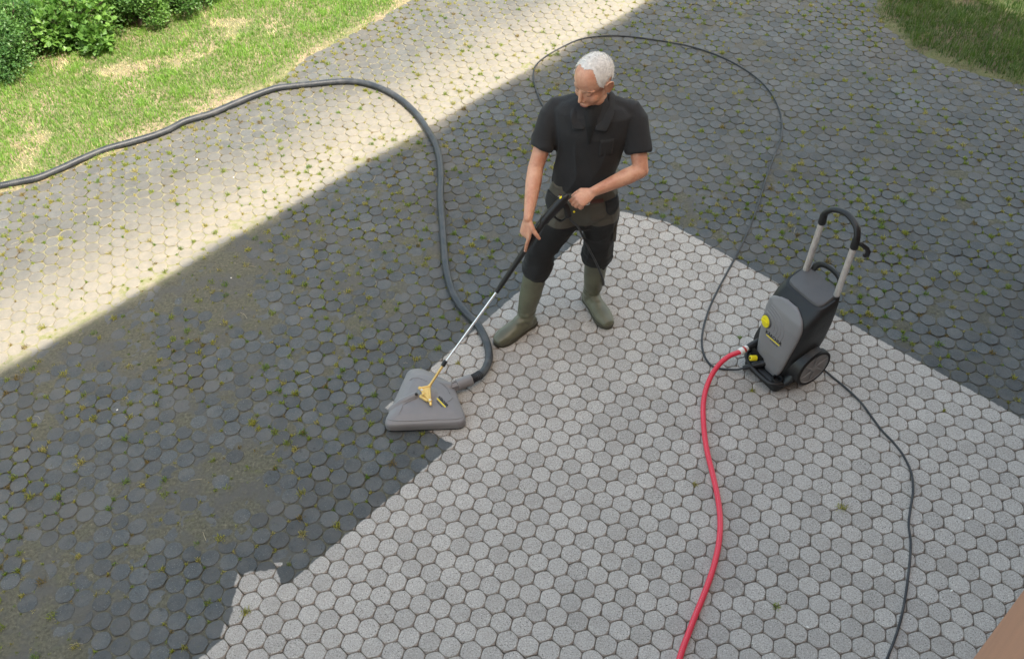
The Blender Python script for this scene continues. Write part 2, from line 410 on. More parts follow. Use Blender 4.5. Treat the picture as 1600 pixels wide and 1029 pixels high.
# numpy value noise for scattering and ground heights
_T = np.random.default_rng(3).random((256, 256))
def vnoise(x, y, s):
    x = x * s + 61.3; y = y * s + 17.7; xi = np.floor(x).astype(int); yi = np.floor(y).astype(int); fx = x - xi; fy = y - yi
    fx = fx * fx * (3 - 2 * fx); fy = fy * fy * (3 - 2 * fy); g = lambda a, b: _T[a % 256, b % 256]
    return (g(xi, yi) * (1 - fx) + g(xi + 1, yi) * fx) * (1 - fy) + (g(xi, yi + 1) * (1 - fx) + g(xi + 1, yi + 1) * fx) * fy
def fbm(x, y, s, o=4):
    t = 0; a = .5; n = 0
    for i in range(o): t = t + a * vnoise(x + i * 3.1, y - i * 1.7, s * 2 ** i); n += a; a *= .55
    return t / n

# ------------------------------------------------------------------ lawn outlines
EDGE_L = [J(*p)[:2] for p in ((-260, 400), (-90, 335), (0, 303), (70, 285), (180, 243), (260, 205), (330, 172), (400, 146), (440, 128), (470, 100), (520, 70), (580, 38), (640, 5), (720, -45), (900, -170))]
EDGE_R = [J(*p)[:2] for p in ((1440, -200), (1385, -60), (1366, 0), (1364, 18), (1378, 38), (1400, 60), (1440, 86), (1500, 108), (1560, 126), (1620, 140), (1750, 170), (1950, 240))]
def poly_sd(x, y, line, side):
    """signed distance to a polyline; positive on the lawn side"""
    best = np.full(np.shape(x), 1e9); sg = np.zeros(np.shape(x))
    for a, b in zip(line, line[1:]):
        d = b - a; L = d @ d; t = np.clip(((x - a[0]) * d[0] + (y - a[1]) * d[1]) / L, 0, 1)
        ex = x - a[0] - t * d[0]; ey = y - a[1] - t * d[1]; D = np.hypot(ex, ey)
        cr = d[0] * (y - a[1]) - d[1] * (x - a[0]); m = D < best - 1e-9
        best = np.where(m, D, best); sg = np.where(m, np.sign(cr), sg)
    return best * sg * side
def lawn_l(x, y): return poly_sd(x, y, EDGE_L, 1)
def lawn_r(x, y): return poly_sd(x, y, EDGE_R, 1)
MUDC = [(J(330, 420)[:2], .75, .9), (J(560, 330)[:2], .55, .8), (J(160, 520)[:2], .5, .7), (J(70, 960)[:2], .55, 1.0), (J(350, 750)[:2], .45, .75), (J(560, 400)[:2], .5, .8), (J(620, 220)[:2], .4, .7), (J(500, 520)[:2], .5, .4)]
def mudness(x, y):
    m = 0
    for c, r, a in MUDC: m = np.maximum(m, a * np.exp(-((x - c[0]) ** 2 + (y - c[1]) ** 2) / r ** 2))
    return m

# ------------------------------------------------------------------ ground
big = MB(); big.box((0, 8, -.16), (60, 60, .06)); tag(big.build('ground', M['yard'], smooth=False), kind='structure')
def in_view(x, y, m):
    z = np.zeros_like(x); v = np.stack([x, y, z - CAM_Z], -1); w = v @ CF
    px = 800 + FPX * (v @ CR) / w; py = 514.5 - FPX * (v @ CU) / w
    return (w > .2) & (px > -m) & (px < 1600 + m) & (py > -m) & (py < 1029 + m)
def pavers():
    a0 = -.25834813
    e1 = np.array([math.cos(a0), math.sin(a0)]) * .1; e2 = np.array([math.cos(a0 - math.pi / 3), math.sin(a0 - math.pi / 3)]) * .1
    o = J(508.7, 937.5)[:2]; g = np.arange(-140, 141); A, B = np.meshgrid(g, g)
    C = o + A.ravel()[:, None] * e1 + B.ravel()[:, None] * e2
    x, y = C[:, 0], C[:, 1]
    k = in_view(x, y, 230) & (y < 10.2) & (lawn_l(x, y) < .12) & (lawn_r(x, y) < .12)
    C = C[k]; n = len(C); seg = 24
    cs = clean_sdf(C[:, 0], C[:, 1]) > -.02
    rnd = RNG.random(n); th = np.arange(seg) / seg * 2 * math.pi
    hexa = a0
    def prof(ap, R):                      # six flats cut from a circle
        q = (th - hexa + math.pi / 6) % (math.pi / 3) - math.pi / 6
        return np.minimum(ap / np.cos(q), R)
    rings = [(prof(.0466, .0467), 0.0), (prof(.0486, .0500), -.0030), (prof(.0493, .0555), -.0075), (prof(.0493, .0555), -.032)]
    sc = np.where(cs, 1.0, RNG.uniform(.93, .985, n)); rot = RNG.normal(0, .02, n)
    zz = np.where(cs, RNG.normal(0, .0007, n), RNG.normal(0, .0018, n)); tx, ty = RNG.normal(0, .008, n), RNG.normal(0, .008, n)
    tx = np.where(cs, tx * .6, tx * 1.3); ty = np.where(cs, ty * .6, ty * 1.3)
    off = RNG.normal(0, 1, (n, 2)) * np.where(cs, .0004, .0012)[:, None]
    wob = RNG.normal(0, .0007, (n, seg)) * np.where(cs, .6, 1.6)[:, None]
    vs = []
    for r, z in rings:
        rr = (r[None] + wob) * sc[:, None]; lx = rr * np.cos(th[None] + rot[:, None]); ly = rr * np.sin(th[None] + rot[:, None])
        vs.append(np.stack([C[:, 0, None] + off[:, 0, None] + lx, C[:, 1, None] + off[:, 1, None] + ly, z + zz[:, None] + tx[:, None] * lx + ty[:, None] * ly], -1))
    vv = np.stack(vs, 1)                  # n,4,seg,3
    K = 4 * seg; base = (np.arange(n) * K)[:, None]
    top = base + np.arange(seg)[None]
    q = []
    for i in range(3):
        j = np.arange(seg); jn = (j + 1) % seg
        q.append(np.stack([i * seg + j, (i + 1) * seg + j, (i + 1) * seg + jn, i * seg + jn], -1))
    q = np.concatenate(q); quads = (base[:, :, None] + q[None]).reshape(-1, 4)
    edge = np.tile(np.repeat([0, .55, 1, 1], seg), n)
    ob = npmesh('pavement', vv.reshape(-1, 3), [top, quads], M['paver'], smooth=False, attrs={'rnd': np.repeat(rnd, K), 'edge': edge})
    tag(ob, kind='structure')
    return C
PC = pavers()
def sheet(name, x0, x1, y0, y1, st, zf, mat, keep=None, smooth=True, attrs=None):
    xs = np.arange(x0, x1, st); ys = np.arange(y0, y1, st); X, Y = np.meshgrid(xs, ys); nx = len(xs); ny = len(ys)
    Z = zf(X, Y); v = np.stack([X, Y, Z], -1).reshape(-1, 3); i = np.arange(nx - 1)[None] + nx * np.arange(ny - 1)[:, None]
    f = np.stack([i, i + 1, i + nx + 1, i + nx], -1).reshape(-1, 4)
    if keep is not None:
        c = v[f].mean(1); f = f[keep(c[:, 0], c[:, 1])]
        u, inv = np.unique(f, return_inverse=True); v = v[u]; f = inv.reshape(-1, 4)
    return npmesh(name, v, [f], mat, smooth=smooth)
def joint_z(x, y):
    cl = clean_sdf(x, y) > 0; m = mudness(x, y)
    n = fbm(x, y, 11, 4) - .5; n2 = fbm(x + 9, y, 2.2, 4)
    dirty = -.0048 + .013 * n + .008 * np.clip((n2 + .55 * m) - .66, 0, .5) * 2.2
    dirty = np.minimum(dirty, .0022 + .004 * n)
    sun = np.clip(((y - x) / math.sqrt(2) - 4.8) * 4, 0, 1); dirty = np.minimum(dirty, (.0022 - .0085 * sun) + .004 * n)
    return np.where(cl, -.0105 + .004 * n, dirty)
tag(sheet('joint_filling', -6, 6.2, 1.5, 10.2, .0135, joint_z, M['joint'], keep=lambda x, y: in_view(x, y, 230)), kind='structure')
def m_lawnsoil(a=(.13, .10, .06), b_=(.34, .28, .18)):
    m, nt, bs = newmat('lawn_soil'); co = nd(nt, 'ShaderNodeTexCoord').outputs['Object']
    n = noi(nt, co, 30, 5, .7); b = noi(nt, co, 2.5, 4)
    c = mix(nt, rmp(nt, n, .3, .7), a, b_); c = mix(nt, rmp(nt, b, .4, .6, 0, .6), c, (.10, .13, .04))
    nt.links.new(c, bs.inputs['Base Color']); bs.inputs['Roughness'].default_value = .95; bump(nt, bs, n, .8, .015); return m
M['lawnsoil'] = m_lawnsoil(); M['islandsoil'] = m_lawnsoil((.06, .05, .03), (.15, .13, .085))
def lz(sd):
    return lambda x, y: -.02 + .034 * np.clip((sd(x, y) + .05 + .12 * (fbm(x, y, 6) - .5)) / .12, 0, 1) + .03 * (fbm(x, y, 3) - .5) * np.clip(sd(x, y) * 2, 0, 1) + .02 * (fbm(x, y, 14) - .5) * np.clip(sd(x, y) * 5, 0, 1)
tag(sheet('lawn', -8.5, 0.5, 5, 12, .03, lz(lawn_l), M['lawnsoil'], keep=lambda x, y: lawn_l(x, y) > -.15), kind='structure')
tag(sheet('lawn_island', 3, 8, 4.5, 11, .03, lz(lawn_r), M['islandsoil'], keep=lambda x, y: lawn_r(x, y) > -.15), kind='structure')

def blades(name, P, H, Wd, lean, tint, label, mat=None, curl=.5):
    """thin grass blades: two quads and a tip each"""
    n = len(P); az = RNG.random(n) * 2 * math.pi; L = RNG.random(n) * lean
    d = np.stack([np.cos(az), np.sin(az), 0 * az], -1); s = np.stack([-np.sin(az), np.cos(az), 0 * az], -1)
    tw = RNG.normal(0, .6, n); s = s * np.cos(tw)[:, None] + d * np.sin(tw)[:, None]
    up = np.array([0, 0, 1.]); H = H[:, None]; w = Wd[:, None]; L = L[:, None]
    p1 = P + up * H * .5 * np.cos(L * .6) + d * H * .5 * np.sin(L * .6)
    p2 = p1 + up * H * .5 * np.cos(L * 1.5) + d * H * .5 * np.sin(L * 1.5)
    v = np.stack([P - s * w, P + s * w, p1 + s * w * .8, p1 - s * w * .8, p2], 1).reshape(-1, 3)
    b = np.arange(n)[:, None] * 5
    q = b + np.array([[0, 1, 2, 3]]); t = b + np.array([[3, 2, 4]])
    o = npmesh(name, v, [q, t], mat or M['blade'], smooth=True, attrs={'tint': np.repeat(tint, 5, 0)})
    return tag(o, label, 'grass' if 'grass' in label else 'weeds', kind='stuff')
def lawn_blades(name, sd, x0, x1, y0, y1, N, label, dryf, dark, hmul):
    x = RNG.uniform(x0, x1, N); y = RNG.uniform(y0, y1, N); s = sd(x, y)
    patch = fbm(x, y, 2.6, 4); pn = fbm(x + 5, y + 3, 7, 3)
    dry = np.clip((patch - dryf) * 9, 0, 1); dry = np.maximum(dry, np.clip((.08 - s) * 5, 0, .6))
    dens = np.clip(s * 7 + .25 + (pn - .5) * 1.6, 0, 1) * (1 - .55 * dry)
    k = (s > -.06) & (RNG.random(N) < dens) & in_view(x, y, 120); x, y, s, dry, patch, pn = (a[k] for a in (x, y, s, dry, patch, pn)); n = len(x)
    z = lz(sd)(x, y); r = RNG.random(n)
    g1, g2, st = np.array(dark[0]), np.array(dark[1]), np.array(dark[2])
    c = g1 + (g2 - g1) * np.clip(r * .8 + (pn - .5) * 1.2, 0, 1)[:, None]
    isdry = RNG.random(n) < dry * .85 + .045
    c = np.where(isdry[:, None], st * RNG.uniform(.7, 1.15, (n, 1)), c)
    H = (.022 + .035 * RNG.random(n) + .09 * np.clip(pn - .45, 0, 1)) * hmul * np.clip(.45 + s * 3, .4, 1); H = np.where(isdry, H * .7, H)
    blades(name, np.stack([x, y, z - .002], -1), H, RNG.uniform(.0014, .0034, n), np.where(isdry, 1.5, .95), c, label)
lawn_blades('grass', lawn_l, -6.2, .2, 5, 10.2, 270000, 'short sunlit green grass with dry straw patches left of the paving', .665,
            ((.10, .20, .03), (.20, .35, .055), (.60, .51, .32)), .9)
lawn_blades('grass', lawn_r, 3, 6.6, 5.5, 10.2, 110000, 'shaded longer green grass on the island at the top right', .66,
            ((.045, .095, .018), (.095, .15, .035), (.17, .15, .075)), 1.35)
def weeds():
    # little tufts and moss sitting at the corners between pavers
    a0 = -.25834813; q = []
    for k in range(6):
        a = a0 + math.pi / 6 + k * math.pi / 3; q.append(PC + np.array([math.cos(a), math.sin(a)]) * .0577)
    Q = np.concatenate(q); Q = Q[RNG.permutation(len(Q))]
    x, y = Q[:, 0], Q[:, 1]; cs = clean_sdf(x, y)
    d = np.clip((fbm(x, y, 1.2, 3) - .40) * 3.2, .22, 1) * .48
    d = d + .25 * np.clip(mudness(x, y) - .35, 0, 1) * (fbm(x + 4, y, 9, 3) > .52)
    edge = np.clip(.5 - lawn_l(x, y) * -1, 0, .5); d = d + .45 * np.clip(1 + lawn_l(x, y) / .6, 0, 1)
    k = (RNG.random(len(Q)) < d) & (cs < -.03) | ((RNG.random(len(Q)) < .0016) & (cs > 0))
    Q = Q[k & (lawn_l(x, y) < .05) & (lawn_r(x, y) < .03)]; n = len(Q)
    big_ = RNG.random(n) ** 5; nb = (14 + 40 * big_).astype(int)
    idx = np.repeat(np.arange(n), nb); m = len(idx)
    R = (.005 + .020 * big_)[idx]; an = RNG.random(m) * 2 * math.pi; rr = R * np.sqrt(RNG.random(m))
    # stretch along the joints
    P = np.stack([Q[idx, 0] + rr * np.cos(an), Q[idx, 1] + rr * np.sin(an), np.full(m, -.006)], -1)
    base = np.array([[.20, .24, .035], [.29, .27, .05], [.34, .29, .10], [.13, .20, .03], [.20, .14, .05]])[RNG.choice(5, n, p=[.34, .28, .14, .16, .08])]
    c = base[idx] * RNG.uniform(.6, 1.35, (m, 1))
    blades('weeds', P, (.010 + .014 * RNG.random(m) + .016 * big_[idx]), RNG.uniform(.0009, .0022, m), 1.5, c, 'small yellow green weeds and moss growing in the joints of the dirty paving')
    # straws lying about
    m = 420; x = RNG.uniform(-5, 5, m); y = RNG.uniform(2, 9.5, m); k = (clean_sdf(x, y) < -.05) & (lawn_l(x, y) < .3) & ((lawn_l(x, y) > -1.6) | (RNG.random(m) < .3) | (lawn_r(x, y) > -.6)); x, y = x[k], y[k]; m = len(x)
    mb = MB()
    for a, b in zip(x, y):
        L = random.uniform(.02, .09); t = random.random() * 6.28; dx, dy = math.cos(t) * L, math.sin(t) * L; cv = random.uniform(-.25, .25)
        mb.tube([(a, b, .003), (a + dx * .5 - dy * cv, b + dy * .5 + dx * cv, .006), (a + dx, b + dy, .003)], .0009, 4)
    tag(mb.build('dry_straw', simple('straw', (.42, .36, .24), .8)), 'dry straw stems strewn over the dirty paving', 'straw', kind='stuff')
weeds()
def chips():
    g = None
    spots = [(1538, 794), (1514, 809), (1262, 979), (1487, 922), (1600 - 12, 140), (1512, 101), (1535, 103), (361, 434), (183, 640), (262, 205), (308, 249), (365, 277)]
    for i, (a, b) in enumerate(spots):
        w = J(a, b, .004); o = MB().ell((0, 0, 0), (.007, .005, .003), seg=8, rg=5).build('stone_chip', M['chip']); o.location = w; o.rotation_euler = (.2, .1, i * 1.3)
        tag(o, 'tiny pale stone chip lying loose on the ground', 'stone chip', 'stone chips scattered on the ground')
chips()

# ------------------------------------------------------------------ the house behind the camera (its shade covers the yard)
def house():
    root = empty('house', (1.6, .2, 0)); tag(root, 'terracotta rendered house wall with sharp corner at the lower right', 'house')
    # local frame: s along the facade (azimuth 45 deg), t out of the wall
    s = nrm((1, 1, 0)); t = nrm((-1, 1, 0)); base = V((1.6, .2, 0))
    E = nrm((J(1520, 1029)[0], J(1520, 1029)[1], 0)) * 1.62
    sE = E @ s; tE = E @ t
    def P(a, b, z): return s * a + t * b + V((0, 0, z)) - base
    def prism(mb, a0, a1, b0, b1, z0, z1):
        v = [P(a, b, z) for a in (a0, a1) for b in (b0, b1) for z in (z0, z1)]
        mb.add(v, [(0, 1, 3, 2), (4, 6, 7, 5), (0, 4, 5, 1), (2, 3, 7, 6), (0, 2, 6, 4), (1, 5, 7, 3)])
    bt = -1.56
    w = MB(); prism(w, -9, sE, -6, tE, 0, 6.4); prism(w, sE + .002, 8.5, -6, bt, 0, 8.62)
    prism(w, -9, sE - .002, -6, bt, 6.4, 8.62)
    w.build('wall', M['render'], root, smooth=False)
    r = MB(); prism(r, -9.3, 8.62, -6.3, bt + .25, 8.622, 8.78); r.build('roof', M['roof'], root, smooth=False)
    for a in (3.2, 5.6):
        for z in (1.5, 4.6):
            f = MB(); prism(f, a - .6, a + .6, bt + .002, bt + .05, z - .6, z + .6); fo = f.build('window', M['frame'], root, smooth=False)
            g = MB(); prism(g, a - .52, a + .52, bt + .052, bt + .056, z - .52, z + .52); g.build('pane', M['glass'], fo, smooth=False)
house()

# ------------------------------------------------------------------ shrubs
def leaves_mesh(P, D, U, L, W, tint, name, parent):
    """folded pointed leaves: root P, direction D, side U"""
    n = len(P); L = L[:, None]; W = W[:, None]; N = np.cross(D, U)
    v = np.stack([P, P + D * L * .45 + U * W + N * W * .35, P + D * L + N * L * -.12, P + D * L * .45 - U * W + N * W * .35, P + D * L * .5], 1).reshape(-1, 3)
    b = np.arange(n)[:, None] * 5
    f = np.concatenate([b + np.array([[0, 4, 1]]), b + np.array([[4, 2, 1]]), b + np.array([[0, 3, 4]]), b + np.array([[4, 3, 2]])])
    return npmesh(name, v, [f], M['leaf'], parent, smooth=False, attrs={'tint': np.repeat(tint, 5, 0)})
def shrub(pix, R, H, n, L, W, cols, label, lobes=9, kind='shrub', seed=1, spread=1.0, group=None):
    c = J(*pix, 0.0); root = empty('leafy_shrub', (c[0], c[1], 0)); tag(root, label, 'shrub', group)
    rg = np.random.default_rng(seed); rnd = random.Random(seed)
    lob = []
    st = MB()
    lobes = int(lobes * 1.7)
    for i in range(lobes):
        a = rg.random() * 6.28; q = R * .80 * math.sqrt(rg.random()); z = H * rg.uniform(.22, .80)
        r = R * rg.uniform(.24, .46); lob.append((q * math.cos(a) * spread, q * math.sin(a), z, r))
        tip = V((q * math.cos(a) * spread, q * math.sin(a), z + r * .5))
        b = V((rnd.uniform(-.1, .1), rnd.uniform(-.1, .1), -.02))
        st.tube(spline([b, b * .3 + tip * .45 + V((0, 0, .05)), tip], 4), list(np.linspace(.012, .003, 9)), 6)
        for k in range(5):
            e = tip + V(rg.normal(0, r * .6, 3)); st.tube([tip * .7 + V((0, 0, 0)), e], [.004, .0015], 5)
    st.build('branches', M['bark'], root)
    lob = np.array(lob); k = rg.integers(0, lobes, n); u = rg.normal(0, 1, (n, 3)); u /= np.linalg.norm(u, axis=1)[:, None]
    rad = lob[k, 3] * np.clip(rg.beta(4, 1.5, n) * 1.15 + (rg.random(n) < .12) * rg.random(n) * .35, .2, 1.6)
    P = lob[k, :3] + u * rad[:, None]; P[:, 2] = np.abs(P[:, 2]) + .01
    cl = np.sin(P[:, 0] * 19 + seed) * np.sin(P[:, 1] * 17) * np.sin(P[:, 2] * 21 + 1)      # gaps between sprays
    keep = cl < .42; P, u = P[keep], u[keep]; n = len(P)
    D = u * .8 + rg.normal(0, .55, (n, 3)) + np.array([0, 0, .15]); D /= np.linalg.norm(D, axis=1)[:, None]
    U = np.cross(D, np.array([0, 0, 1.]) + rg.normal(0, .45, (n, 3))); U /= np.linalg.norm(U, axis=1)[:, None]
    sz = rg.uniform(.55, 1.25, n); A, B = np.array(cols[0]), np.array(cols[1])
    t = A + (B - A) * np.clip(rg.random(n) * .75 + .25 * np.sin(P[:, 0] * 7 + P[:, 1] * 9), 0, 1)[:, None]
    leaves_mesh(P, D, U, L * sz, W * sz, t, 'foliage', root)
    return root
SG = 'shrubs at the edge of the lawn'
shrub((10, 100), .44, .50, 15000, .030, .010, ((.05, .125, .035), (.12, .24, .055)), 'dark bluish green small leaved shrub at the far left', 11, seed=2, group=SG)
shrub((-110, 135), .50, .55, 9000, .030, .010, ((.05, .125, .035), (.12, .24, .055)), 'dark green shrub cut by the left edge of the photo', 9, seed=12, group=SG)
shrub((128, 66), .36, .46, 3600, .058, .023, ((.07, .16, .03), (.17, .31, .06)), 'bright green shrub with large pointed leaves between the small leaved ones', 9, seed=3, group=SG)
shrub((208, 38), .38, .42, 10000, .028, .011, ((.06, .14, .03), (.14, .26, .05)), 'mid green small leaved shrub right of the large leaved one', 9, seed=4, group=SG)
shrub((292, 10), .38, .36, 9000, .028, .011, ((.055, .13, .025), (.13, .25, .05)), 'low mid green shrub at the right end of the row', 8, seed=5, group=SG)
shrub((70, 15), .60, .62, 12000, .036, .014, ((.06, .14, .03), (.15, .28, .05)), 'taller green shrub standing behind the row at the top left', 10, seed=6, group=SG)
shrub((205, -22), .50, .55, 11000, .032, .013, ((.06, .14, .03), (.15, .27, .05)), 'tall green shrub in the back row behind the mid green one', 9, seed=9, group=SG)
shrub((1640, -55), .42, .55, 7000, .040, .017, ((.08, .14, .02), (.24, .30, .04)), 'yellow green shrub catching sun at the top right corner', 8, seed=7)
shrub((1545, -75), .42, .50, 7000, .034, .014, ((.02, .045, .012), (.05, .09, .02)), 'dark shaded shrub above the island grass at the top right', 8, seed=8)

# ------------------------------------------------------------------ hoses and cables
def lay(pts, r):       # pixel path on the ground -> centre line resting at radius height
    return [J(p[0], p[1], p[2] if len(p) > 2 else r) for p in pts]
def cable(name, P, r, mat, label, cat, seg=10, n=12, group=None):
    o = MB().tube(spline(P, n), r, seg).build(name, mat, attrs=True)
    if label: tag(o, label, cat, group)
    return o
BH = [(737, 592, .058), (747, 587, .052), (757, 578, .04), (764, 560, .03), (762, 540), (754, 520), (742, 502), (727, 487), (713, 468), (703, 445), (697, 418), (694, 390), (692, 360), (690, 335), (688, 308), (689, 280), (687, 250), (680, 225), (668, 203), (655, 183), (638, 165), (620, 151), (600, 140), (575, 131), (547, 127), (520, 128), (490, 131), (460, 134), (430, 138, .03), (400, 148, .035), (368, 161, .035), (330, 177, .035), (290, 189, .03), (262, 203, .03), (235, 213, .03), (200, 223, .03), (165, 233, .03), (130, 247, .03), (95, 263, .03), (60, 277, .03), (30, 284, .03), (0, 290, .03), (-40, 296, .03), (-120, 310, .03), (-220, 330, .03)]
o = cable('suction_hose', lay(BH, .0245), .0235, M['bighose'], 'thick dark grey suction hose winding from the grey head to the left edge', 'hose', 16, 8)
for i in range(7):       # cuff rings of the hose end
    pass
PW = [(1287, 577, .03), (1300, 588, .008), (1322, 606), (1345, 628), (1360, 648), (1378, 672), (1397, 692), (1412, 712), (1424, 738), (1427, 765), (1423, 792), (1420, 818), (1423, 845), (1422, 872), (1419, 900), (1415, 930), (1408, 965), (1399, 995), (1387, 1026), (1372, 1065), (1350, 1110)]
cable('power_cable', lay(PW, .0065), .0062, M['cable'], 'thin dark power cable trailing from behind the wheel down the right side', 'cable', 8)
RH = [(1157, 549.5, .155), (1149, 552, .150), (1138, 557, .135), (1124, 569, .095), (1112, 586, .05), (1103, 608, .022), (1099, 630), (1099, 655), (1101, 680), (1105, 705), (1111, 730), (1117, 755), (1122, 780), (1125, 805), (1125, 830), (1122, 855), (1115, 885), (1106, 912), (1096, 938), (1086, 962), (1076, 988), (1067, 1012), (1060, 1035), (1050, 1075), (1040, 1120)]
cable('water_hose', lay(RH, .0165), .0145, M['red'], 'red garden hose with a pale stripe running to the bottom edge', 'hose', 14)
HH = [(889, 338, .975), (893, 345, .94), (903, 354, .86), (911, 370, .70), (922, 392, .62), (934, 416, .47), (943, 440, .29), (940, 445, .14), (929, 434, .03), (924, 415, .008), (926, 370), (925, 320), (905, 270), (878, 215), (856, 178), (843, 155), (835, 130), (834, 112), (840, 99), (855, 87), (878, 74), (905, 62), (935, 57), (965, 56), (1000, 59), (1040, 65), (1080, 73), (1120, 86), (1155, 103), (1185, 124), (1205, 146), (1218, 172), (1222, 196), (1219, 220), (1209, 246), (1198, 275), (1190, 302), (1180, 332), (1168, 362), (1153, 394), (1137, 424), (1122, 452), (1109, 480), (1101, 505), (1097, 528), (1098, 546), (1104, 562), (1114, 572), (1128, 576), (1143, 577, .015), (1153, 577, .03), (1161, 575, .05)]
cable('pressure_hose', lay(HH, .0068), .0064, M['cable'], 'thin black high pressure hose looping behind the man from his gun to the machine', 'hose', 10)

# ------------------------------------------------------------------ triangular suction head
def head():
    c = J(662, 632, 0); root = empty('surface_cleaner_head', (c[0], c[1], 0)); tag(root, 'grey triangular suction cleaning head lying on the paving edge', 'floor tool')
    o3 = np.array([c[0], c[1], 0])
    # outline corners on the ground, rounded
    cor = [(J(598, 673, .02), .06), (J(732, 668, .02), .065), (J(708, 600, .05), .05), (J(659, 576, .05), .045), (J(638, 578, .05), .045)]
    cor = [(p[:2] - c[:2], r) for p, r in cor]
    def outline(scale, off=(0, 0), k=7):
        out = []; n = len(cor)
        for i in range(n):
            p, r = cor[i]; a = nrm(np.append(cor[i - 1][0] - p, 0))[:2]; b = nrm(np.append(cor[(i + 1) % n][0] - p, 0))[:2]
            r = min(r, .45 * np.linalg.norm(cor[i - 1][0] - p), .45 * np.linalg.norm(cor[(i + 1) % n][0] - p))
            p0, p2 = p + a * r, p + b * r
            for j in range(k):
                t = j / (k - 1); q = (1 - t) ** 2 * p0 + 2 * t * (1 - t) * p + t * t * p2; out.append(q * scale + np.array(off))
        return out
    cen = np.mean([p for p, r in cor], 0)
    def ring(s, z, tilt=0): return [np.append(cen + (q - cen) * s, z) for q in outline(1)]
    b = MB(); b.rings([ring(.985, .012), ring(1.0, .02), ring(1.0, .052), ring(.975, .064), ring(.90, .073), ring(.74, .087), ring(.56, .097), ring(.34, .101), ring(.12, .102)])
    L = lambda x, y, z: J(x, y, z) - o3
    b.tube([L(611, 640, .058), L(628, 628, .085), L(648, 618, .103)], [.019, .022, .022], 14, round_ends=True)       # spray channel ridge
    b.tube([L(641, 592, .06), L(662, 590, .075), L(688, 600, .075), L(701, 613, .065)], [.020, .022, .022, .018], 14, round_ends=True)
    b.ell(L(668, 615, .100), (.055, .05, .018))
    b.tube([L(690, 604, .062), L(706, 605, .06)], [.036, .032], 18)
    b.ell(L(700, 660, .052), (.02, .012, .018))
    shell = fuse(b, 'housing', M['grey2'], root, .0038, 3)
    from mathutils.bvhtree import BVHTree
    bv = BVHTree.FromPolygons([tuple(v.co) for v in shell.data.vertices], [tuple(p.vertices) for p in shell.data.polygons])
    eye = V((0, 0, CAM_Z)) - o3
    def on(x, y, lift=0.0):
        d = nrm(J(x, y, 0) - o3 - eye); h_ = bv.ray_cast(Vector(eye), Vector(d))
        return (V(h_[0]) + V(h_[1]) * lift, V(h_[1])) if h_[0] is not None else (L(x, y, .09), V((0, 0, 1)))
    PX = lambda a, b_: (600 + a / 8.575, 560 + b_ / 8.575)
    for ln_ in (((345, 285), (385, 262), (440, 258), (500, 268), (570, 300)), ((50, 806), (130, 826), (400, 830), (700, 812), (860, 812), (1000, 800), (1060, 775)), ((745, 318), (800, 345), (850, 400), (880, 465)), ((830, 585), (870, 565), (915, 525)), ((205, 735), (245, 650), (265, 605), (430, 520))):
        MB().tube(spline([on(*PX(*q), .0)[0] for q in ln_], 5), .0034, 8, round_ends=True).build('moulded_edge', M['grey2'], root)
    on_s = MB(); p_, n_ = on(*PX(432, 478), .0); on_s.tube([p_ - n_ * .002, p_ + n_ * .002], [.009, .009], 12); on_s.build('spray_port', M['ink'], root)
    sk = MB(); sk.rings([[np.append(cen + (q - cen) * s, z) for q in outline(1)] for s, z in ((.95, .0), (.975, .004), (.975, .013))]); sk.build('brush_skirt', M['rubber'], root)
    p0, p1 = L(700, 606.5, .060), L(737, 592.5, .058); ax = p1 - p0
    cn = MB(); cn.tube([p0 + ax * .0, p0 + ax * .35, p0 + ax * .38, p0 + ax * .95, p0 + ax * .97, p0 + ax * 1.0], [.026, .026, .033, .0335, .032, .028], 28)
    for k in range(6):
        a = k * math.pi / 3 + .3; x = nrm(np.cross(ax, (0, 0, 1))); y = np.cross(nrm(ax), x); d = x * math.cos(a) + y * math.sin(a)
        cn.tube([p0 + ax * .02 + d * .026, p0 + ax * .36 + d * .029], .0035, 6)
    cn.build('hose_socket', M['grey2'], root)
    rb = MB()
    Hh = [J(737, 592.5, .058) - o3, J(741, 590, .056) - o3, J(746, 587.5, .0525) - o3, J(751, 584, .047) - o3]
    sp = spline(Hh, 10)
    for q, q2 in zip(sp[2::4], sp[3::4]): rb.tube([q - (q2 - q) * .6, q, q2, q2 + (q2 - q) * .6], [.0245, .0268, .0268, .0245], 24)
    rb.build('hose_cuff', M['rubber'], root)
    # lettering: black word, yellow bar, thin line under it, running down to the lower right
    pa, pb = L(685, 622, .0985), L(697, 636, .090)
    (q0, n0), (q1, n1) = on(683.5, 623.0), on(695.5, 635.5)
    ex = nrm(q1 - q0); n = nrm(n0 + n1); ey = nrm(np.cross(n, ex)); n = np.cross(ex, ey); mid = on(689.5, 629.3)[0] + n * .0035; ln = np.linalg.norm(q1 - q0)
    text_mesh('K\u00c4RCHER', 'lettering', M['ink'], root, mid + ey * .0135, ex, ey, .0185, 0, .0006)
    A3 = np.stack([ex, ey, n], 1)
    MB().box(mid, (ln * .56, .0028, .0006), A3).build('yellow_bar', M['yellow'], root, smooth=False)
    text_mesh('PROFESSIONAL', 'small_lettering', M['ink'], root, mid - ey * .0125 + ex * .0, ex, ey, .0078)
    return o3
HO = head()

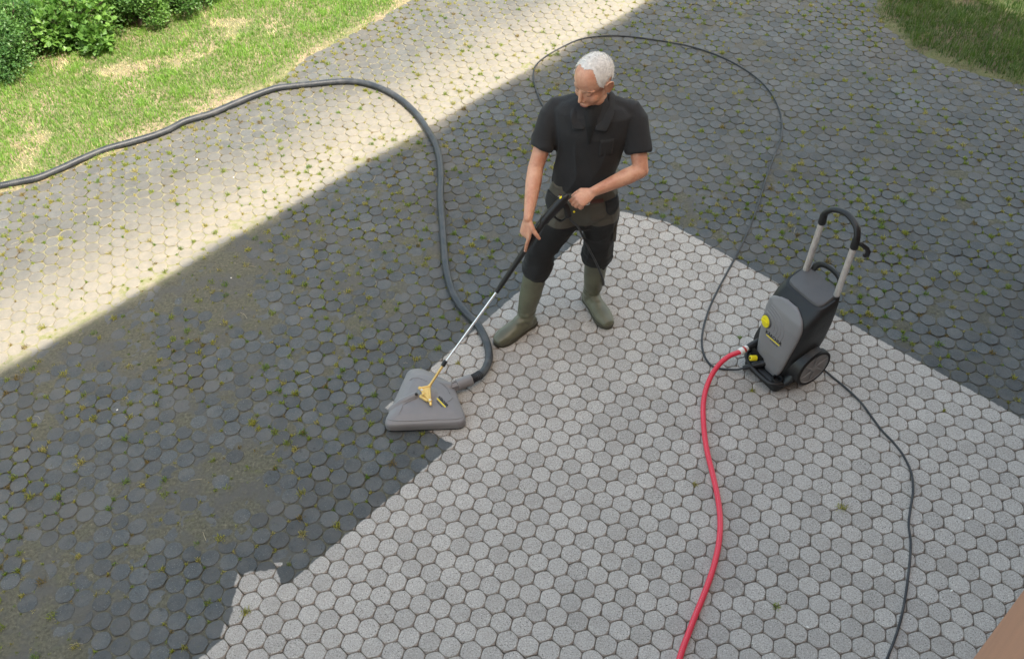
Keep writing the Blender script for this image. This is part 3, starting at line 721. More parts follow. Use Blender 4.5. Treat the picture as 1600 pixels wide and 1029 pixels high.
# ------------------------------------------------------------------ spray gun and lance
def lance():
    Pt = lambda x, y, z: J(x, y, z)
    gT, gB, lG, lE, fk = Pt(884, 308, 1.09), Pt(851, 344, .965), Pt(776, 456, .55), Pt(692, 571, .225), Pt(675, 600, .135)
    root = empty('spray_lance', tuple(lG)); tag(root, 'black spray gun with long steel lance held by the man over the grey head', 'spray lance'); o3 = lG
    L = lambda p: p - o3
    d = nrm(gB - gT)
    g = MB(); up = nrm(np.cross(np.cross(d, (0, 0, 1)), d))
    g.tube([L(gT - d * .012), L(gT + d * .0), L(gT + d * .03), L(gT + (gB - gT) * .5), L(gB - d * .03), L(gB)], [(.012, .010), (.022, .018), (.027, .022), (.028, .024), (.026, .023), (.022, .021)], 20, ref=up, round_ends=True)
    dn = -up
    # pistol grip and trigger guard: both drop from the rear of the gun
    h0 = gT + d * .035 + dn * .015; h1 = J(888, 337, .985)
    g.tube([L(h0), L(h0 * .5 + h1 * .5 + d * -.008), L(h1)], [(.019, .016), (.017, .015), (.020, .016)], 16, ref=tuple(d), round_ends=True)
    g0 = gB - d * .045 + dn * .018; g1 = J(876, 345, .925)
    g.tube([L(p) for p in spline([g0, g1, h1], 6)], .0075, 10, round_ends=True)
    body = fuse(g, 'gun_body', M['black'], root, .0034, 3)
    MB().ell(L(gT + d * .016 + up * .024), (.0095, .0075, .004), np.stack([nrm(d), nrm(np.cross(up, d)), up], 1)).build('yellow_button', M['yellow'], root)
    MB().ell(L(J(897, 331, 1.00)), (.006, .006, .006)).build('yellow_catch', M['yellow'], root)
    c = MB(); c.tube([L(gB - d * .012), L(gB + d * .0), L(gB + d * .018)], [(.0245, .0235), (.0265, .025), (.021, .021)], 20, ref=up); c.build('collar', M['black'], root)
    d2 = nrm(lG - gB)
    s = MB(); s.tube([L(gB + d2 * .01), L(gB + (lG - gB) * .55), L(gB + (lG - gB) * .56), L(lG - d2 * .05), L(lG - d2 * .045), L(lG)], [.0165, .0160, .0150, .0145, .0135, .0125], 18); s.build('handle_sleeve', M['black'], root)
    MB().tube([L(lG - d2 * .01), L(lE)], .0062, 14).build('steel_tube', M['chrome'], root)
    d3 = nrm(fk - lE)
    MB().tube([L(lE - d3 * .035), L(lE - d3 * .033), L(lE), L(lE + d3 * .002)], [.010, .0125, .0125, .010], 12).build('screw_joint', M['black'], root)
    tip = Pt(671, 603, .135)
    # brass fork: rod, triangular yoke, cross pin and elbow down into the head
    b = MB(); b.tube([L(lE), L(tip)], [.0075, .0075], 12); b.ell(L(tip), (.0115,) * 3)
    y1, y2 = Pt(656, 606, .135), Pt(672, 626, .125)
    b.tube([L(tip), L(y1)], .006, 10); b.tube([L(tip), L(y2)], .006, 10); b.tube([L(y1), L(y2)], .0075, 10)
    b.ell(L(y1), (.010,) * 3); b.ell(L(y2), (.012,) * 3)
    mid = (y1 * .5 + y2 * .5); n = nrm(np.cross(y1 - tip, y2 - tip)); 
    v = [L(p + n * k) for k in (-.0015, .0015) for p in (tip, y1, y2)]; b.add(v, [(0, 2, 1), (3, 4, 5), (0, 1, 4, 3), (1, 2, 5, 4), (2, 0, 3, 5)])
    b.tube([L(y2), L(Pt(673, 632, .118))], [.0085, .007], 12, round_ends=True)
    a0, a1 = Pt(662, 615, .13), Pt(662, 622, .100)
    b.tube([L(a0), L(a0 * .5 + a1 * .5 + (a1 - a0) * .0), L(a1), L(a1 + V((0, 0, -.02)))], [.012, .014, .013, .015], 14, round_ends=True)
    b.tube([L(Pt(658, 619, .112)), L(Pt(668, 625, .112))], [.011, .011], 12, round_ends=True)
    b.build('brass_fork', M['brass'], root)
    w = MB(); w.ell(L(y1 * .8 + y2 * .2 + V((0, 0, .006))), (.007, .007, .006)); w.build('clip', M['white'], root); MB().ell(L(y2 + V((0, 0, .009))), (.007, .007, .006)).build('clip', M['white'], root)
lance()

# ------------------------------------------------------------------ pressure washer
def washer():
    X = nrm((.50, -.866, 0)); Y = V((X[1], -X[0], 0)); Z = V((0, 0, 1))
    C0 = V((1.621, 3.7217, 0)) + X * .008
    root = empty('pressure_washer', tuple(C0)); tag(root, 'grey and black upright pressure washer with yellow dial and telescopic handle', 'pressure washer')
    B3 = np.stack([X, Y, Z], 1)
    global XF; XF = B3
    RG = [(.045, .120, -.06, .185), (.10, .122, -.07, .198), (.20, .132, -.08, .195), (.30, .150, -.085, .183), (.42, .161, -.09, .168), (.50, .162, -.092, .150), (.56, .158, -.095, .118), (.585, .150, -.095, .085), (.597, .143, -.09, .075)]
    rz = np.array([r[0] for r in RG])
    def par(z): return [np.interp(z, rz, [r[i] for r in RG]) for i in (1, 2, 3)]
    NP = 4.0
    def fy(x, z, tilt=True):
        hx, y0, y1 = par(z); cy = (y0 + y1) / 2; hy = (y1 - y0) / 2
        return cy + hy * max(0, 1 - min(1, abs(x) / hx) ** NP) ** (1 / NP)
    def tl(y, z): return -.33 * y * max(0, (z - .40) / .2) ** 1.5 * 1.0     # the top slopes down to the front
    b = MB(); R = []
    for z in np.concatenate([np.linspace(.045, .585, 26), [.592, .597]]):
        hx, y0, y1 = par(z); cy = (y0 + y1) / 2; hy = (y1 - y0) / 2; ring = []
        for j in range(48):
            a = 2 * math.pi * j / 48; c, s = math.cos(a), math.sin(a); e = 2 / NP
            x = hx * abs(c) ** e * (1 if c > 0 else -1); y = cy + hy * abs(s) ** e * (1 if s > 0 else -1)
            ring.append((x, y, z + tl(y, z)))
        R.append(ring)
    b.rings(R); b.build('housing', M['black'], root)
    # deck lid on top
    d = MB(); R = []
    for k, zz in ((1.0, .598), (.99, .606), (.95, .611)):
        ring = []
        for j in range(40):
            a = 2 * math.pi * j / 40; c, s = math.cos(a), math.sin(a); e = 2 / 5
            x = .128 * k * abs(c) ** e * (1 if c > 0 else -1); y = -.012 + .072 * k * abs(s) ** e * (1 if s > 0 else -1)
            ring.append((x, y, zz + tl(y, .597)))
        R.append(ring)
    d.rings(R); lid = d.build('top_lid', M['dkgrey'], root)
    g = MB()
    for x in (-.045, .05): g.box((x, -.012, .6115 - .004), (.0012, .066, .0016), np.array([[1, 0, 0], [0, 1, 0], [0, -.33, 1]]))
    g.build('lid_seam', M['black'], root, smooth=False)
    # grey front shield
    HW = ([.050, .060, .085, .13, .20, .29, .38, .43, .47, .505, .535, .556, .566], [.050, .070, .088, .100, .110, .121, .131, .134, .131, .121, .101, .070, .03])
    HWf = lambda z: float(np.mean([np.interp(z + e_, *HW) for e_ in np.linspace(-.016, .016, 9)])) if z < .548 else float(np.interp(z, *HW))
    def zlo_cut(x): return .05 if x > .0 else .05 + .085 * min(1, (-x) / .03)
    def surf(x, z, o=0.0):
        e = 1e-3; p = V((x, fy(x, z), z)); dx = V((2 * e, fy(x + e, z) - fy(x - e, z), 0)); dz = V((0, fy(x, z + e) - fy(x, z - e), 2 * e))
        n = nrm(np.cross(dz, dx)) ; n = n if n[1] > 0 else -n
        q = p + n * o; q[2] += tl(q[1], z) ; return q, n
    zs = np.linspace(.05, .566, 58); us = np.linspace(-1, 1, 41); v = []; f = []
    for z in zs:
        hw = HWf(z)
        for u in us:
            x = hw * u * (1.17 if u < 0 else 1) - .004; zz = max(z, zlo_cut(x)) if z < .15 else z
            edge = min(1, (1 - abs(u)) * hw / .012, (zz - .046) / .01 + .3, (.570 - zz) / .01 + .2)
            v.append(surf(x, zz, .0015 + .0065 * math.sqrt(max(0, edge)))[0])
    nu = len(us)
    f = [(i * nu + j, i * nu + j + 1, (i + 1) * nu + j + 1, (i + 1) * nu + j) for i in range(len(zs) - 1) for j in range(nu - 1)]
    p = MB().add(v, f)
    def find(px, py, o=.008):      # spot of the shield that shows at a given place of the photo
        best = None
        for z in np.linspace(.08, .555, 93):
            hw = HWf(z)
            for x in np.linspace(-hw * 1.15, hw, 41):
                w = C0 + B3 @ surf(x, z, o)[0]; q = w - V((0, 0, CAM_Z)); dd = q @ CF
                e = (800 + FPX * (q @ CR) / dd - px) ** 2 + (514.5 - FPX * (q @ CU) / dd - py) ** 2
                if best is None or e < best[0]: best = (e, x, z)
        return best[1], best[2]
    dx_, dz_ = find(1197.5, 501)
    shield = p.build('front_shield', M['grey'], root)
    so_ = shield.modifiers.new('s', 'SOLIDIFY'); so_.thickness = .003; so_.offset = -1
    rib = MB()
    for k, r0 in enumerate((.058, .080, .101, .122)):
        pts = []
        for a in np.linspace(math.radians(-28), math.radians(112), 22):
            x, z = dx_ + r0 * math.cos(a) * 1.12, dz_ + r0 * math.sin(a) * .98
            if abs(x) < HWf(z) - .012 and z < .535: pts.append(surf(x, z, .0090)[0])
        if len(pts) > 3: rib.tube(pts, [.001] + [.0048] * (len(pts) - 2) + [.001], 8)
    pts = [surf(dx_ + .155 * math.cos(a), dz_ - .01 + .062 * math.sin(a), .0075)[0] for a in np.linspace(math.radians(-110), math.radians(12), 16) if abs(dx_ + .155 * math.cos(a)) < .135]
    rib.tube(pts, .0018, 6); rib.build('raised_ribs', M['grey'], root)
    c, n = surf(dx_, dz_, .008); 
    dl = MB(); dl.tube([c - n * .004, c + n * .004, c + n * .006], [.043, .042, .039], 32); dl.build('dial_recess', M['dkgrey'], root)
    dm = MB(); dm.tube([c + n * .002, c + n * .011, c + n * .013], [.0355, .0355, .032], 32)
    t1 = nrm(V((1, 0, .25)) - n * (V((1, 0, .25)) @ n)); t2 = np.cross(n, t1)
    dm.box(c + n * .0145, (.029, .006, .003), np.stack([t1, t2, n], 1)); dm.build('yellow_dial', M['yellow'], root)
    sc, sn = surf(*find(1217, 472), .008); MB().tube([sc - sn * .001, sc + sn * .002], [.005, .004], 14).build('screw', M['dkgrey'], root)
    # writing
    lx, lz_ = find(1208.5, 530.5); c, n = surf(lx, lz_, .0095); ex = nrm(surf(lx + .03, lz_ + .001, .009)[0] - surf(lx - .03, lz_ - .001, .009)[0]); ey = nrm(np.cross(ex, n)); n = np.cross(ey, ex)
    w = .052; c = c + n * .0012
    text_mesh('K\u00c4RCHER', 'lettering', M['ink'], root, c + ey * .0135, ex, ey, .0285, 0, .0010)
    MB().box(c - ey * .0015, (w, .0034, .0006), np.stack([ex, ey, n], 1)).build('yellow_bar', M['yellow'], root, smooth=False)
    text_mesh('Professional', 'small_lettering', M['ink'], root, c - ey * .0150 + ex * .012, ex, ey, .0125, .2, .0002)
    # base with bumper lip, cup and bumper arc
    s = MB()
    def rr(x0, x1, y0, y1, z, r=.03, k=5):
        out = []
        for cx, cy, a0 in ((x1 - r, y1 - r, 0), (x0 + r, y1 - r, 90), (x0 + r, y0 + r, 180), (x1 - r, y0 + r, 270)):
            out += [(cx + r * math.cos(math.radians(a0 + 90 * j / k)), cy + r * math.sin(math.radians(a0 + 90 * j / k)), z) for j in range(k + 1)]
        return out
    s.rings([rr(-.135, .125, -.05, .235, .004), rr(-.14, .13, -.05, .243, .012), rr(-.14, .13, -.05, .243, .050), rr(-.133, .123, -.05, .235, .060), rr(-.12, .11, -.05, .20, .064)])
    s.build('base', M['black'], root)
    l = MB(); l.tube(spline([(-.140, .12, .085), (-.146, .19, .088), (-.130, .238, .085), (-.06, .262, .075), (.03, .262, .066), (.10, .247, .064), (.132, .20, .066)], 6), .0125, 12, round_ends=True)
    l.build('bumper_bar', M['black'], root)
    cup = MB(); cc = V((.100, .208, 0)); R = []
    for r, z in ((.030, .05), (.031, .088), (.029, .092), (.023, .091), (.021, .085), (.018, .062)): R.append([cc + V((r * math.cos(a), r * math.sin(a), z)) for a in (2 * math.pi * j / 24 for j in range(24))])
    cup.rings(R); cup.build('nozzle_holder', M['black'], root)
    # wheels with fender arches
    for sx in (1, -1):
        cx, cy, cz, r = .156 * sx, .01, .122, .122
        t = MB(); R = []
        for (x, q) in ((-.024, .85), (-.024, .955), (-.019, .99), (0, 1.0), (.017, .99), (.021, .955), (.021, .86), (.012, .84)):
            R.append([(cx + sx * x, cy + r * q * math.cos(a), cz + r * q * math.sin(a)) for a in (2 * math.pi * j / 48 for j in range(48))])
        t.rings(R); wh = t.build('wheel', M['tyre'], root)
        h = MB(); R = []
        for (x, q) in ((.002, .86), (.019, .855), (.020, .83), (.015, .80), (.012, .5), (.014, .22), (.019, .19), (.021, .12), (.021, .02)):
            R.append([(cx + sx * x, cy + r * q * math.cos(a), cz + r * q * math.sin(a)) for a in (2 * math.pi * j / 40 for j in range(40))])
        h.rings(R)
        for k in range(6):
            a = k * math.pi / 3 + .45
            pts = [(cx + sx * .0155, cy + r * q * math.cos(a + (q - .2) * .35), cz + r * q * math.sin(a + (q - .2) * .35)) for q in np.linspace(.2, .8, 7)]
            h.tube(pts, [.007, .0065, .006, .0055, .005, .0045, .004], 8)
        h.build('hub_cap', M['rim'], wh)
        a_ = MB(); R = []
        for k in range(15):
            a = math.radians(-10 + k * 104 / 14); rr_ = .133 + .012 * math.sin(a)
            yy, zz = cy + rr_ * math.cos(a), cz + rr_ * math.sin(a); rd = V((0, math.cos(a), math.sin(a)))
            p0 = V((cx, yy, zz)); wv = .026; R.append([p0 + V((sx * u_, 0, 0)) + rd * v_ for u_, v_ in ((-.05, -.006), (.018, -.006), (.026, -.001), (.024, .006), (.0, .013), (-.05, .020))])
        if sx < 0: R = R[::-1]
        a_.rings(R); a_.build('wheel_fender', M['black'], root)
    MB().tube([(-.14, .01, .122), (.14, .01, .122)], .010, 10).build('axle', M['alu'], root)
    fl = MB(); fl.tube([(.118, .19, .05), (.134, .15, .09), (.142, .13, .15)], [(.02, .03), (.02, .035), (.01, .02)], 12, round_ends=True); fl.build('side_skirt', M['black'], root); fl = MB(); fl.tube([(-.118, .19, .05), (-.134, .15, .09), (-.142, .13, .15)], [(.02, .03), (.02, .035), (.01, .02)], 12, round_ends=True)
    fl.build('side_skirt', M['black'], root)
    # recess with water inlet, outlet and regulator knob
    rc = MB(); rc.box((-.085, .170, .105), (.050, .030, .028)); rc.build('connector_recess', M['ink'], root, bevel=.008)
    Lc = lambda x, y, z: B3.T @ (J(x, y, z) - C0)
    a = Lc(1156.5, 549.5, .153); a2 = Lc(1170, 541.5, .155); dd = a2 - a
    k = MB(); k.tube([a - dd * .10, a + dd * .0, a + dd * .30, a + dd * .32], [.018, .0215, .0215, .018], 20); q = k.build('hose_coupling', M['white'], root)
    k = MB(); k.tube([a + dd * .32, a + dd * .52], .0185, 20); k.build('red_ring', M['redp'], q)
    k = MB(); k.tube([a + dd * .52, a + dd * .80], .0165, 20); k.build('coupling_end', M['white'], q)
    MB().tube([a + dd * .80, a + dd * 1.25 , a + dd * 1.9 + V((0, -.02, 0))], [.017, .019, .019], 18).build('water_inlet', M['ink'], root)
    kn = Lc(1174, 559, .135); k = MB(); kx = nrm((-.35, 1, .25)); k.tube([kn - kx * .03, kn + kx * .006, kn + kx * .009], [.0165, .0165, .013], 20); k.build('regulator_knob', M['yellow'], root)
    k = MB(); k.tube([kn + kx * .0085, kn + kx * .0105], [.0065, .006], 14); k.box(kn + kx * .0098 + V((.004, 0, .004)), (.008, .001, .003)); k.build('knob_mark', M['ink'], root)
    o0, o1 = Lc(1161, 574.5, .052), Lc(1190, 567.5, .095); k = MB(); k.tube([o0, o0 * .85 + o1 * .15, o0 * .5 + o1 * .5, o1, o1 + (o1 - o0) * .25], [.0125, .0155, .0165, .0195, .0195], 18); k.build('pressure_outlet', M['black'], root)
    # telescopic handle
    tl0, tr0 = V((-.112, -.055, .56)), V((.122, -.055, .56)); tl1, tr1 = V((-.108, -.078, .955)), V((.122, -.078, .955))
    hd = MB()
    arc = [tl1 + V((0, 0, .035)), tl1 + V((.004, -.004, .065)), V((-.07, -.096, 1.058)), V((.007, -.104, 1.078)), V((.084, -.096, 1.058)), tr1 + V((-.004, -.004, .065)), tr1 + V((0, 0, .035))]
    hd.tube(spline(arc, 6), [(.020, .016)] * 37, 16, ref=(0, 1, .2)); 
    for t in (tl1, tr1): hd.tube([t - V((0, 0, .012)), t + V((0, 0, .0)), t + V((0, 0, .05))], [.0195, .021, .0195], 18)
    grip = fuse(hd, 'handle_grip', M['black'], root, .0035, 2)
    for p0, p1 in ((tl0, tl1), (tr0, tr1)): MB().tube([p0, p1], .0170, 18).build('handle_tube', M['alu'], root)
    for p0 in (tl0, tr0): 
        q = p0 + V((0, 0, .062)); MB().tube([p0 + V((0, 0, .02)), q - V((0, 0, .004)), q], [.024, .022, .019], 18).build('tube_socket', M['black'], root)
    hk = MB(); e = tr1; hk.tube([e + V((.010, -.002, .030)), e + V((.030, -.014, .028)), e + V((.056, -.030, .012)), e + V((.064, -.036, -.005)), e + V((.062, -.036, -.030)), e + V((.052, -.032, -.036))], [(.006, .013)] * 4 + [(.009, .015)] * 2, 12, ref=(.7, .7, 0), round_ends=True); hk.build('cable_hook', M['black'], root)
    # carrying handle behind the deck
    ch = MB(); ch.tube(spline([(-.085, -.075, .60), (-.083, -.092, .655), (-.055, -.108, .682), (.007, -.115, .690), (.069, -.108, .682), (.097, -.092, .655), (.10, -.075, .60)], 6), [(.009, .017)] * 37, 14, ref=(0, 1, 0), round_ends=True)
    ch.build('carrying_handle', M['black'], root)
    XF = None
washer()

# ------------------------------------------------------------------ the man
def man():
    root = empty('person', (.27, 4.14, 0)); tag(root, 'man with white hair in black polo shirt and green rubber boots holding the lance', 'person')
    o3 = V((.27, 4.14, 0)); L = lambda p: V(p) - o3
    Q = lambda x, y, z: J(x, y, z) - o3
    lat = nrm((.987, -.16, 0)); frn = nrm((-.16, -.987, 0)); Z = V((0, 0, 1))
    pel, hip, wst, rib, chs, shl, nck = map(L, ((.41, 4.145, .84), (.408, 4.14, .93), (.412, 4.155, 1.05), (.425, 4.182, 1.20), (.436, 4.20, 1.33), (.444, 4.215, 1.44), (.448, 4.225, 1.505)))
    shR, shL = Q(866, 168, 1.415), Q(991, 174, 1.415)
    elR, wrR = Q(837, 262, 1.145), Q(825, 342, .975)
    elL, wrL = Q(1001, 266, 1.155), Q(926, 300, 1.105)
    knR, anR = Q(842, 405, .50), Q(820, 495, .10)
    knL, anL = Q(934, 388, .50), Q(925, 459, .10)
    hpR, hpL = Q(884, 318, .88), Q(938, 318, .88)
    # ---- head
    fw = nrm((-.70, -.70, -.37)); side = nrm(np.cross(Z, fw)) ; upv = np.cross(fw, side)      # side = his left
    A = np.stack([side, fw, upv], 1); Hc = L((.440, 4.205, 1.612)); HS = V((1.15, 1.12, 1.07)); hp = lambda x, y, z: Hc + A @ (V((x, y, z)) * HS)
    h = MB()
    def e(x, y, z, a, b, c, rot=None): h.ell(hp(x, y, z), (a * HS[0], b * HS[1], c * HS[2]), A if rot is None else A @ rot, 24, 14)
    e(0, -.012, .035, .077, .098, .088); e(0, .030, -.035, .060, .063, .078); e(0, .052, -.098, .031, .030, .026); e(0, .035, -.085, .048, .045, .035)
    for s in (1, -1):
        e(.036 * s, .056, -.034, .025, .026, .027); e(.040 * s, .030, -.075, .020, .030, .030)
        e(.030 * s, .069, .001, .0150, .012, .0095); e(.012 * s, .091, -.036, .0085, .011, .008)
        c, sn = math.cos(.35 * s), math.sin(.35 * s); Rz = np.array([[c, -sn, 0], [sn, c, 0], [0, 0, 1]])
        h.tube(spline([hp(.074 * s, .006, .004), hp(.084 * s, .004, .020), hp(.090 * s, -.012, .026), hp(.092 * s, -.026, .012), hp(.088 * s, -.024, -.012), hp(.080 * s, -.010, -.034)], 4), .0046, 10, round_ends=True); h.tube([hp(.074 * s, .004, -.030), hp(.078 * s, -.004, -.036)], .006, 8, round_ends=True)
        e(.082 * s, -.010, -.006, .0038, .017, .027, Rz); e(.073 * s, .002, -.008, .008, .010, .018)
        e(.022 * s, .0735, .019, .020, .010, .008); e(.042 * s, .060, .018, .016, .011, .008); e(.010 * s, .075, .012, .013, .012, .012)
    h.tube([hp(0, .082, .014), hp(0, .093, -.010), hp(0, .105, -.033), hp(0, .094, -.043)], [(.009, .012), (.011, .014), (.0125, .014), (.009, .011)], 14, ref=tuple(side), round_ends=True)
    e(0, .090, -.066, .023, .011, .0065); e(0, .087, -.078, .019, .010, .0065); e(0, .072, -.06, .036, .022, .028)
    # ---- neck, trunk, limbs
    h.tube([nck - Z * .02, nck + Z * .03, hp(0, -.015, -.06), hp(0, -.01, -.01)], [(.066, .062), (.060, .060), (.058, .060), (.055, .055)], 20, ref=tuple(lat))
    h.tube([pel - Z * .04, hip, wst, rib, chs, shl, nck], [(.11, .08), (.15, .10), (.135, .095), (.150, .105), (.165, .11), (.150, .085), (.07, .06)], 28, ref=tuple(lat), round_ends=True)
    def limb(P, R, ref=None): h.tube(P, R, 20, ref=ref, round_ends=True)
    limb([shR + lat * .03, shR, shR * .5 + elR * .5, elR], [.045, .048, .046, .041]); limb([shL - lat * .03, shL, shL * .5 + elL * .5, elL], [.045, .048, .046, .041])
    limb([elR, elR * .72 + wrR * .28, elR * .35 + wrR * .65, wrR], [.042, .043, .034, (.029, .024)])
    limb([elL, elL * .72 + wrL * .28, elL * .35 + wrL * .65, wrL], [.042, .044, .035, (.029, .024)])
    for a, k, b in ((hpR, knR, anR), (hpL, knL, anL)):
        limb([a, a * .5 + k * .5, k], [.066, .062, .05]); limb([k, k * .7 + b * .3, b], [.05, .052, .036])
    # ---- hands
    def hand(wr, d, n, s, fingers, thumb, palm=.092, spread=.0195):
        """wrist, direction to the knuckles, back of the hand, direction of the thumb side"""
        d, n = nrm(d), nrm(n); n = nrm(n - d * (n @ d)); s_ = np.cross(d, n); s_ = s_ if s_ @ V(s) > 0 else -s_
        k0 = wr + d * palm
        h.tube([wr, wr + d * palm * .45, k0 - d * .012, k0], [(.027, .020), (.037, .017), (.041, .0145), (.036, .011)], 20, ref=tuple(s_), round_ends=True)
        for i, (bend, fan, ln) in enumerate(fingers):
            p = wr + d * (palm - (0, -.004, 0, .008)[i]) + s_ * (1.5 - i) * spread; pts = [p - d * .02, p]; rr = [.0105, .0108]; ang = 0
            lens = [.044, .027, .021]
            for j in range(3):
                ang += bend[j]; dirn = nrm((d * math.cos(fan) + s_ * math.sin(fan)) * math.cos(ang) - n * math.sin(ang)); p = p + dirn * lens[j] * ln; pts.append(p); rr.append((.0100, .0092, .0080)[j])
            h.tube(pts, [x * (.92 if i == 3 else 1) for x in rr], 12, round_ends=True)
            up_ = nrm(np.cross(np.cross(dirn, n), dirn)) if abs(dirn @ n) < .95 else d
            nl = MB().ell(p - dirn * .004 + up_ * .0072 * (1 if up_ @ n > -.5 else -1), (.0068, .0048, .0018), np.stack([dirn, nrm(np.cross(up_, dirn)), up_], 1), 10, 6); nl.build('fingernail', M['nail'], root)
        tp = [wr + d * .018 + s_ * .020, wr + d * .045 + s_ * .040 - n * .004]
        a_, b_, c_ = thumb
        t1 = nrm(d * a_ + s_ * b_ - n * c_); p1 = tp[1] + t1 * .034; t2 = nrm(t1 + d * .25 - n * .35); p2 = p1 + t2 * .028
        h.tube(tp + [p1, p2], [.015, .0145, .0118, .0095], 12, round_ends=True)
    # right hand: laid on the sleeve, index stretched along it, the others closed round it, thumb over the far side
    gB, lG = J(851, 344, .965) - o3, J(776, 456, .55) - o3; dl = nrm(lG - gB)
    tocam = nrm(V((0, 0, CAM_Z)) - o3 - wrR)
    axp = gB + (lG - gB) * .36                       # the held spot of the sleeve
    nR = nrm(tocam * .75 + V((-.60, .1, .15))); dR = nrm((axp + nR * .030 + dl * .0) - wrR)
    sR = dl * .2 + V((.9, -.3, 0))
    hand(wrR, dR, nR, sR, [((.12, .10, .08), -.28, 1.05), ((1.05, .95, .5), -.05, 1.0), ((1.1, 1.0, .5), .0, .95), ((1.15, 1.0, .5), .05, .82)], (.75, .55, .45))
    # left hand: closed round the pistol grip
    tocam = nrm(V((0, 0, CAM_Z)) - o3 - wrL)
    dL = nrm(Q(894, 320, 1.07) - wrL); nL = nrm(tocam * .8 + V((.25, .1, .45)))
    hand(wrL, dL, nL, (-.5, .3, .6), [((.95, .75, .35), .05, 1.0), ((1.0, .85, .4), .0, 1.0), ((1.05, .9, .4), -.04, .95), ((1.1, .9, .4), -.08, .82)], (.7, .2, .75), palm=.088)
    body = fuse(h, 'body', M['skin'], root, .0034, 3)
    # ---- face details
    for s in (1, -1):
        br = MB(); br.tube([hp(.012 * s, .0865, .020), hp(.028 * s, .0845, .0265), hp(.046 * s, .074, .022)], [(.002, .0022), (.003, .0026), (.001, .001)], 8)
        br.build('eyebrow', M['brow'], root)
    for s in (1, -1):
        ld = MB(); ld.tube([hp(.018 * s, .0795, -.004), hp(.030 * s, .0812, -.0065), hp(.043 * s, .0745, -.005)], [.0008, .0015, .0008], 6)
        ld.build('eyelid', M['lidline'], root)
    lp = MB(); lp.tube([hp(-.022, .093, -.073), hp(-.008, .1005, -.0715), hp(.008, .1005, -.0715), hp(.022, .093, -.073)], [.0008, .0022, .0022, .0008], 8); lp.build('lips', M['lip'], root)
    # ---- hair: cropped cap with short strands
    rg = np.random.default_rng(5); N = 15000
    def hairline(x, y, z):  # unit sphere coordinates of the skull
        front = y > .30 + .9 * abs(x) - .15 * 0 and z < .80 - .25 * abs(x)
        j = .05 * mnoise.noise(Vector((x, y, z)) * 9) + .05 * mnoise.noise(Vector((x, y, z)) * 30); ax = abs(x)
        top = y < .46 - .14 * math.exp(-((ax - .45) / .24) ** 2) + j * .7 if z > .55 else y < .20 + (ax > .55) * .28 * min(1, (ax - .55) * 4) + j * .7
        side = z > -.50 + j * .5 if y < -.30 else z > -.02 + (-.25) * max(0, 1 - abs(y - .28) / .18) + j * .4
        return top and (side if ax > .5 or y < -.3 else z > -.5)
    v = []; f = []; seg, rg_ = 150, 100; idx = {}
    for i in range(rg_ + 1):
        th = math.pi * i / rg_
        for j in range(seg):
            q = 2 * math.pi * j / seg; u = (math.sin(th) * math.cos(q), math.sin(th) * math.sin(q), math.cos(th))
            k = 1 + .006 * mnoise.noise(Vector(u) * 6); v.append(hp(.0784 * u[0] * k, -.012 + .0994 * u[1] * k, .035 + .0895 * u[2] * k)); idx[i, j] = u
    for i in range(rg_):
        for j in range(seg):
            u = idx[i, j]; 
            if hairline(*u): f.append((i * seg + j, (i + 1) * seg + j, (i + 1) * seg + (j + 1) % seg, i * seg + (j + 1) % seg))
    idx.clear(); used = sorted({a for q in f for a in q}); mp = {a: i for i, a in enumerate(used)}
    hm = MB().add([v[a] for a in used], [tuple(mp[a] for a in q) for q in f])
    vs, fs = [], []
    for _ in range(11000):
        u = rg.normal(0, 1, 3); u /= np.linalg.norm(u)
        uu = u + rg.normal(0, .035, 3)
        if not hairline(*uu) or (u[1] > .15 and rg.random() < .45): continue
        p = hp(.0790 * u[0], -.012 + .100 * u[1], .035 + .090 * u[2]); nn = nrm(A @ V((u[0] / .079, u[1] / .1, u[2] / .09)))
        dr = nrm(nn * .55 + A @ V((0, .35, -.15)) + rg.normal(0, .25, 3)); sd_ = nrm(np.cross(dr, rg.normal(0, 1, 3))) * .0009; b = len(vs); ln = rg.uniform(.004, .009)
        vs += [p - sd_, p + sd_, p + dr * ln]; fs.append((b, b + 1, b + 2))
    hm.add(vs, fs); hm.build('hair', M['hairm'], root)
    # ---- polo shirt
    def folds(a, sc, dirv):
        dv = Vector(dirv)
        def fn(p):
            q = Vector((p.x * sc, p.y * sc, p.z * sc * .45)) + dv * 2
            n = mnoise.noise(q) + .5 * mnoise.noise(q * 2.1); r = 1 - abs(mnoise.noise(q * 1.3 + Vector((7, 3, 1)))) * 2
            return min(1, max(.12, (1.345 - p.z) / .09 if sc < 8 else 1)) * a * (.6 * n + .7 * max(0, r) ** 3 - .2)
        return fn
    t = MB()
    t.tube([wst - Z * .03 - frn * .0, wst - Z * .015, wst + Z * .02, rib, chs, shl - Z * .01, shl + Z * .03, nck + Z * .004], [(.172, .128), (.172, .126), (.166, .122), (.174, .130), (.196, .134), (.206, .112), (.160, .080), (.078, .066)], 36, ref=tuple(lat))
    for sh, el, sg in ((shR, elR, -1), (shL, elL, 1)):
        a = sh - lat * sg * .075 + Z * .022; b = sh + (el - sh) * .68
        t.tube([a, sh - lat * sg * .02 + Z * .004, sh * .8 + b * .2, sh * .45 + b * .55, sh * .08 + b * .92, b], [.046, .062, .068, .068, .066, .065], 28)
        t.ell(sh - lat * sg * .035 - Z * .03, (.062, .062, .08)); t.tube([nck - Z * .045 + lat * sg * .03, nck * .45 + sh * .55 - Z * .018, sh - Z * .012], [.066, .062, .054], 20, round_ends=True)
    # placket ridge
    shirt = fuse(t, 'polo_shirt', M['shirt'], root, .0062, 8, folds(.0145, 6, (1, .3, .5)))
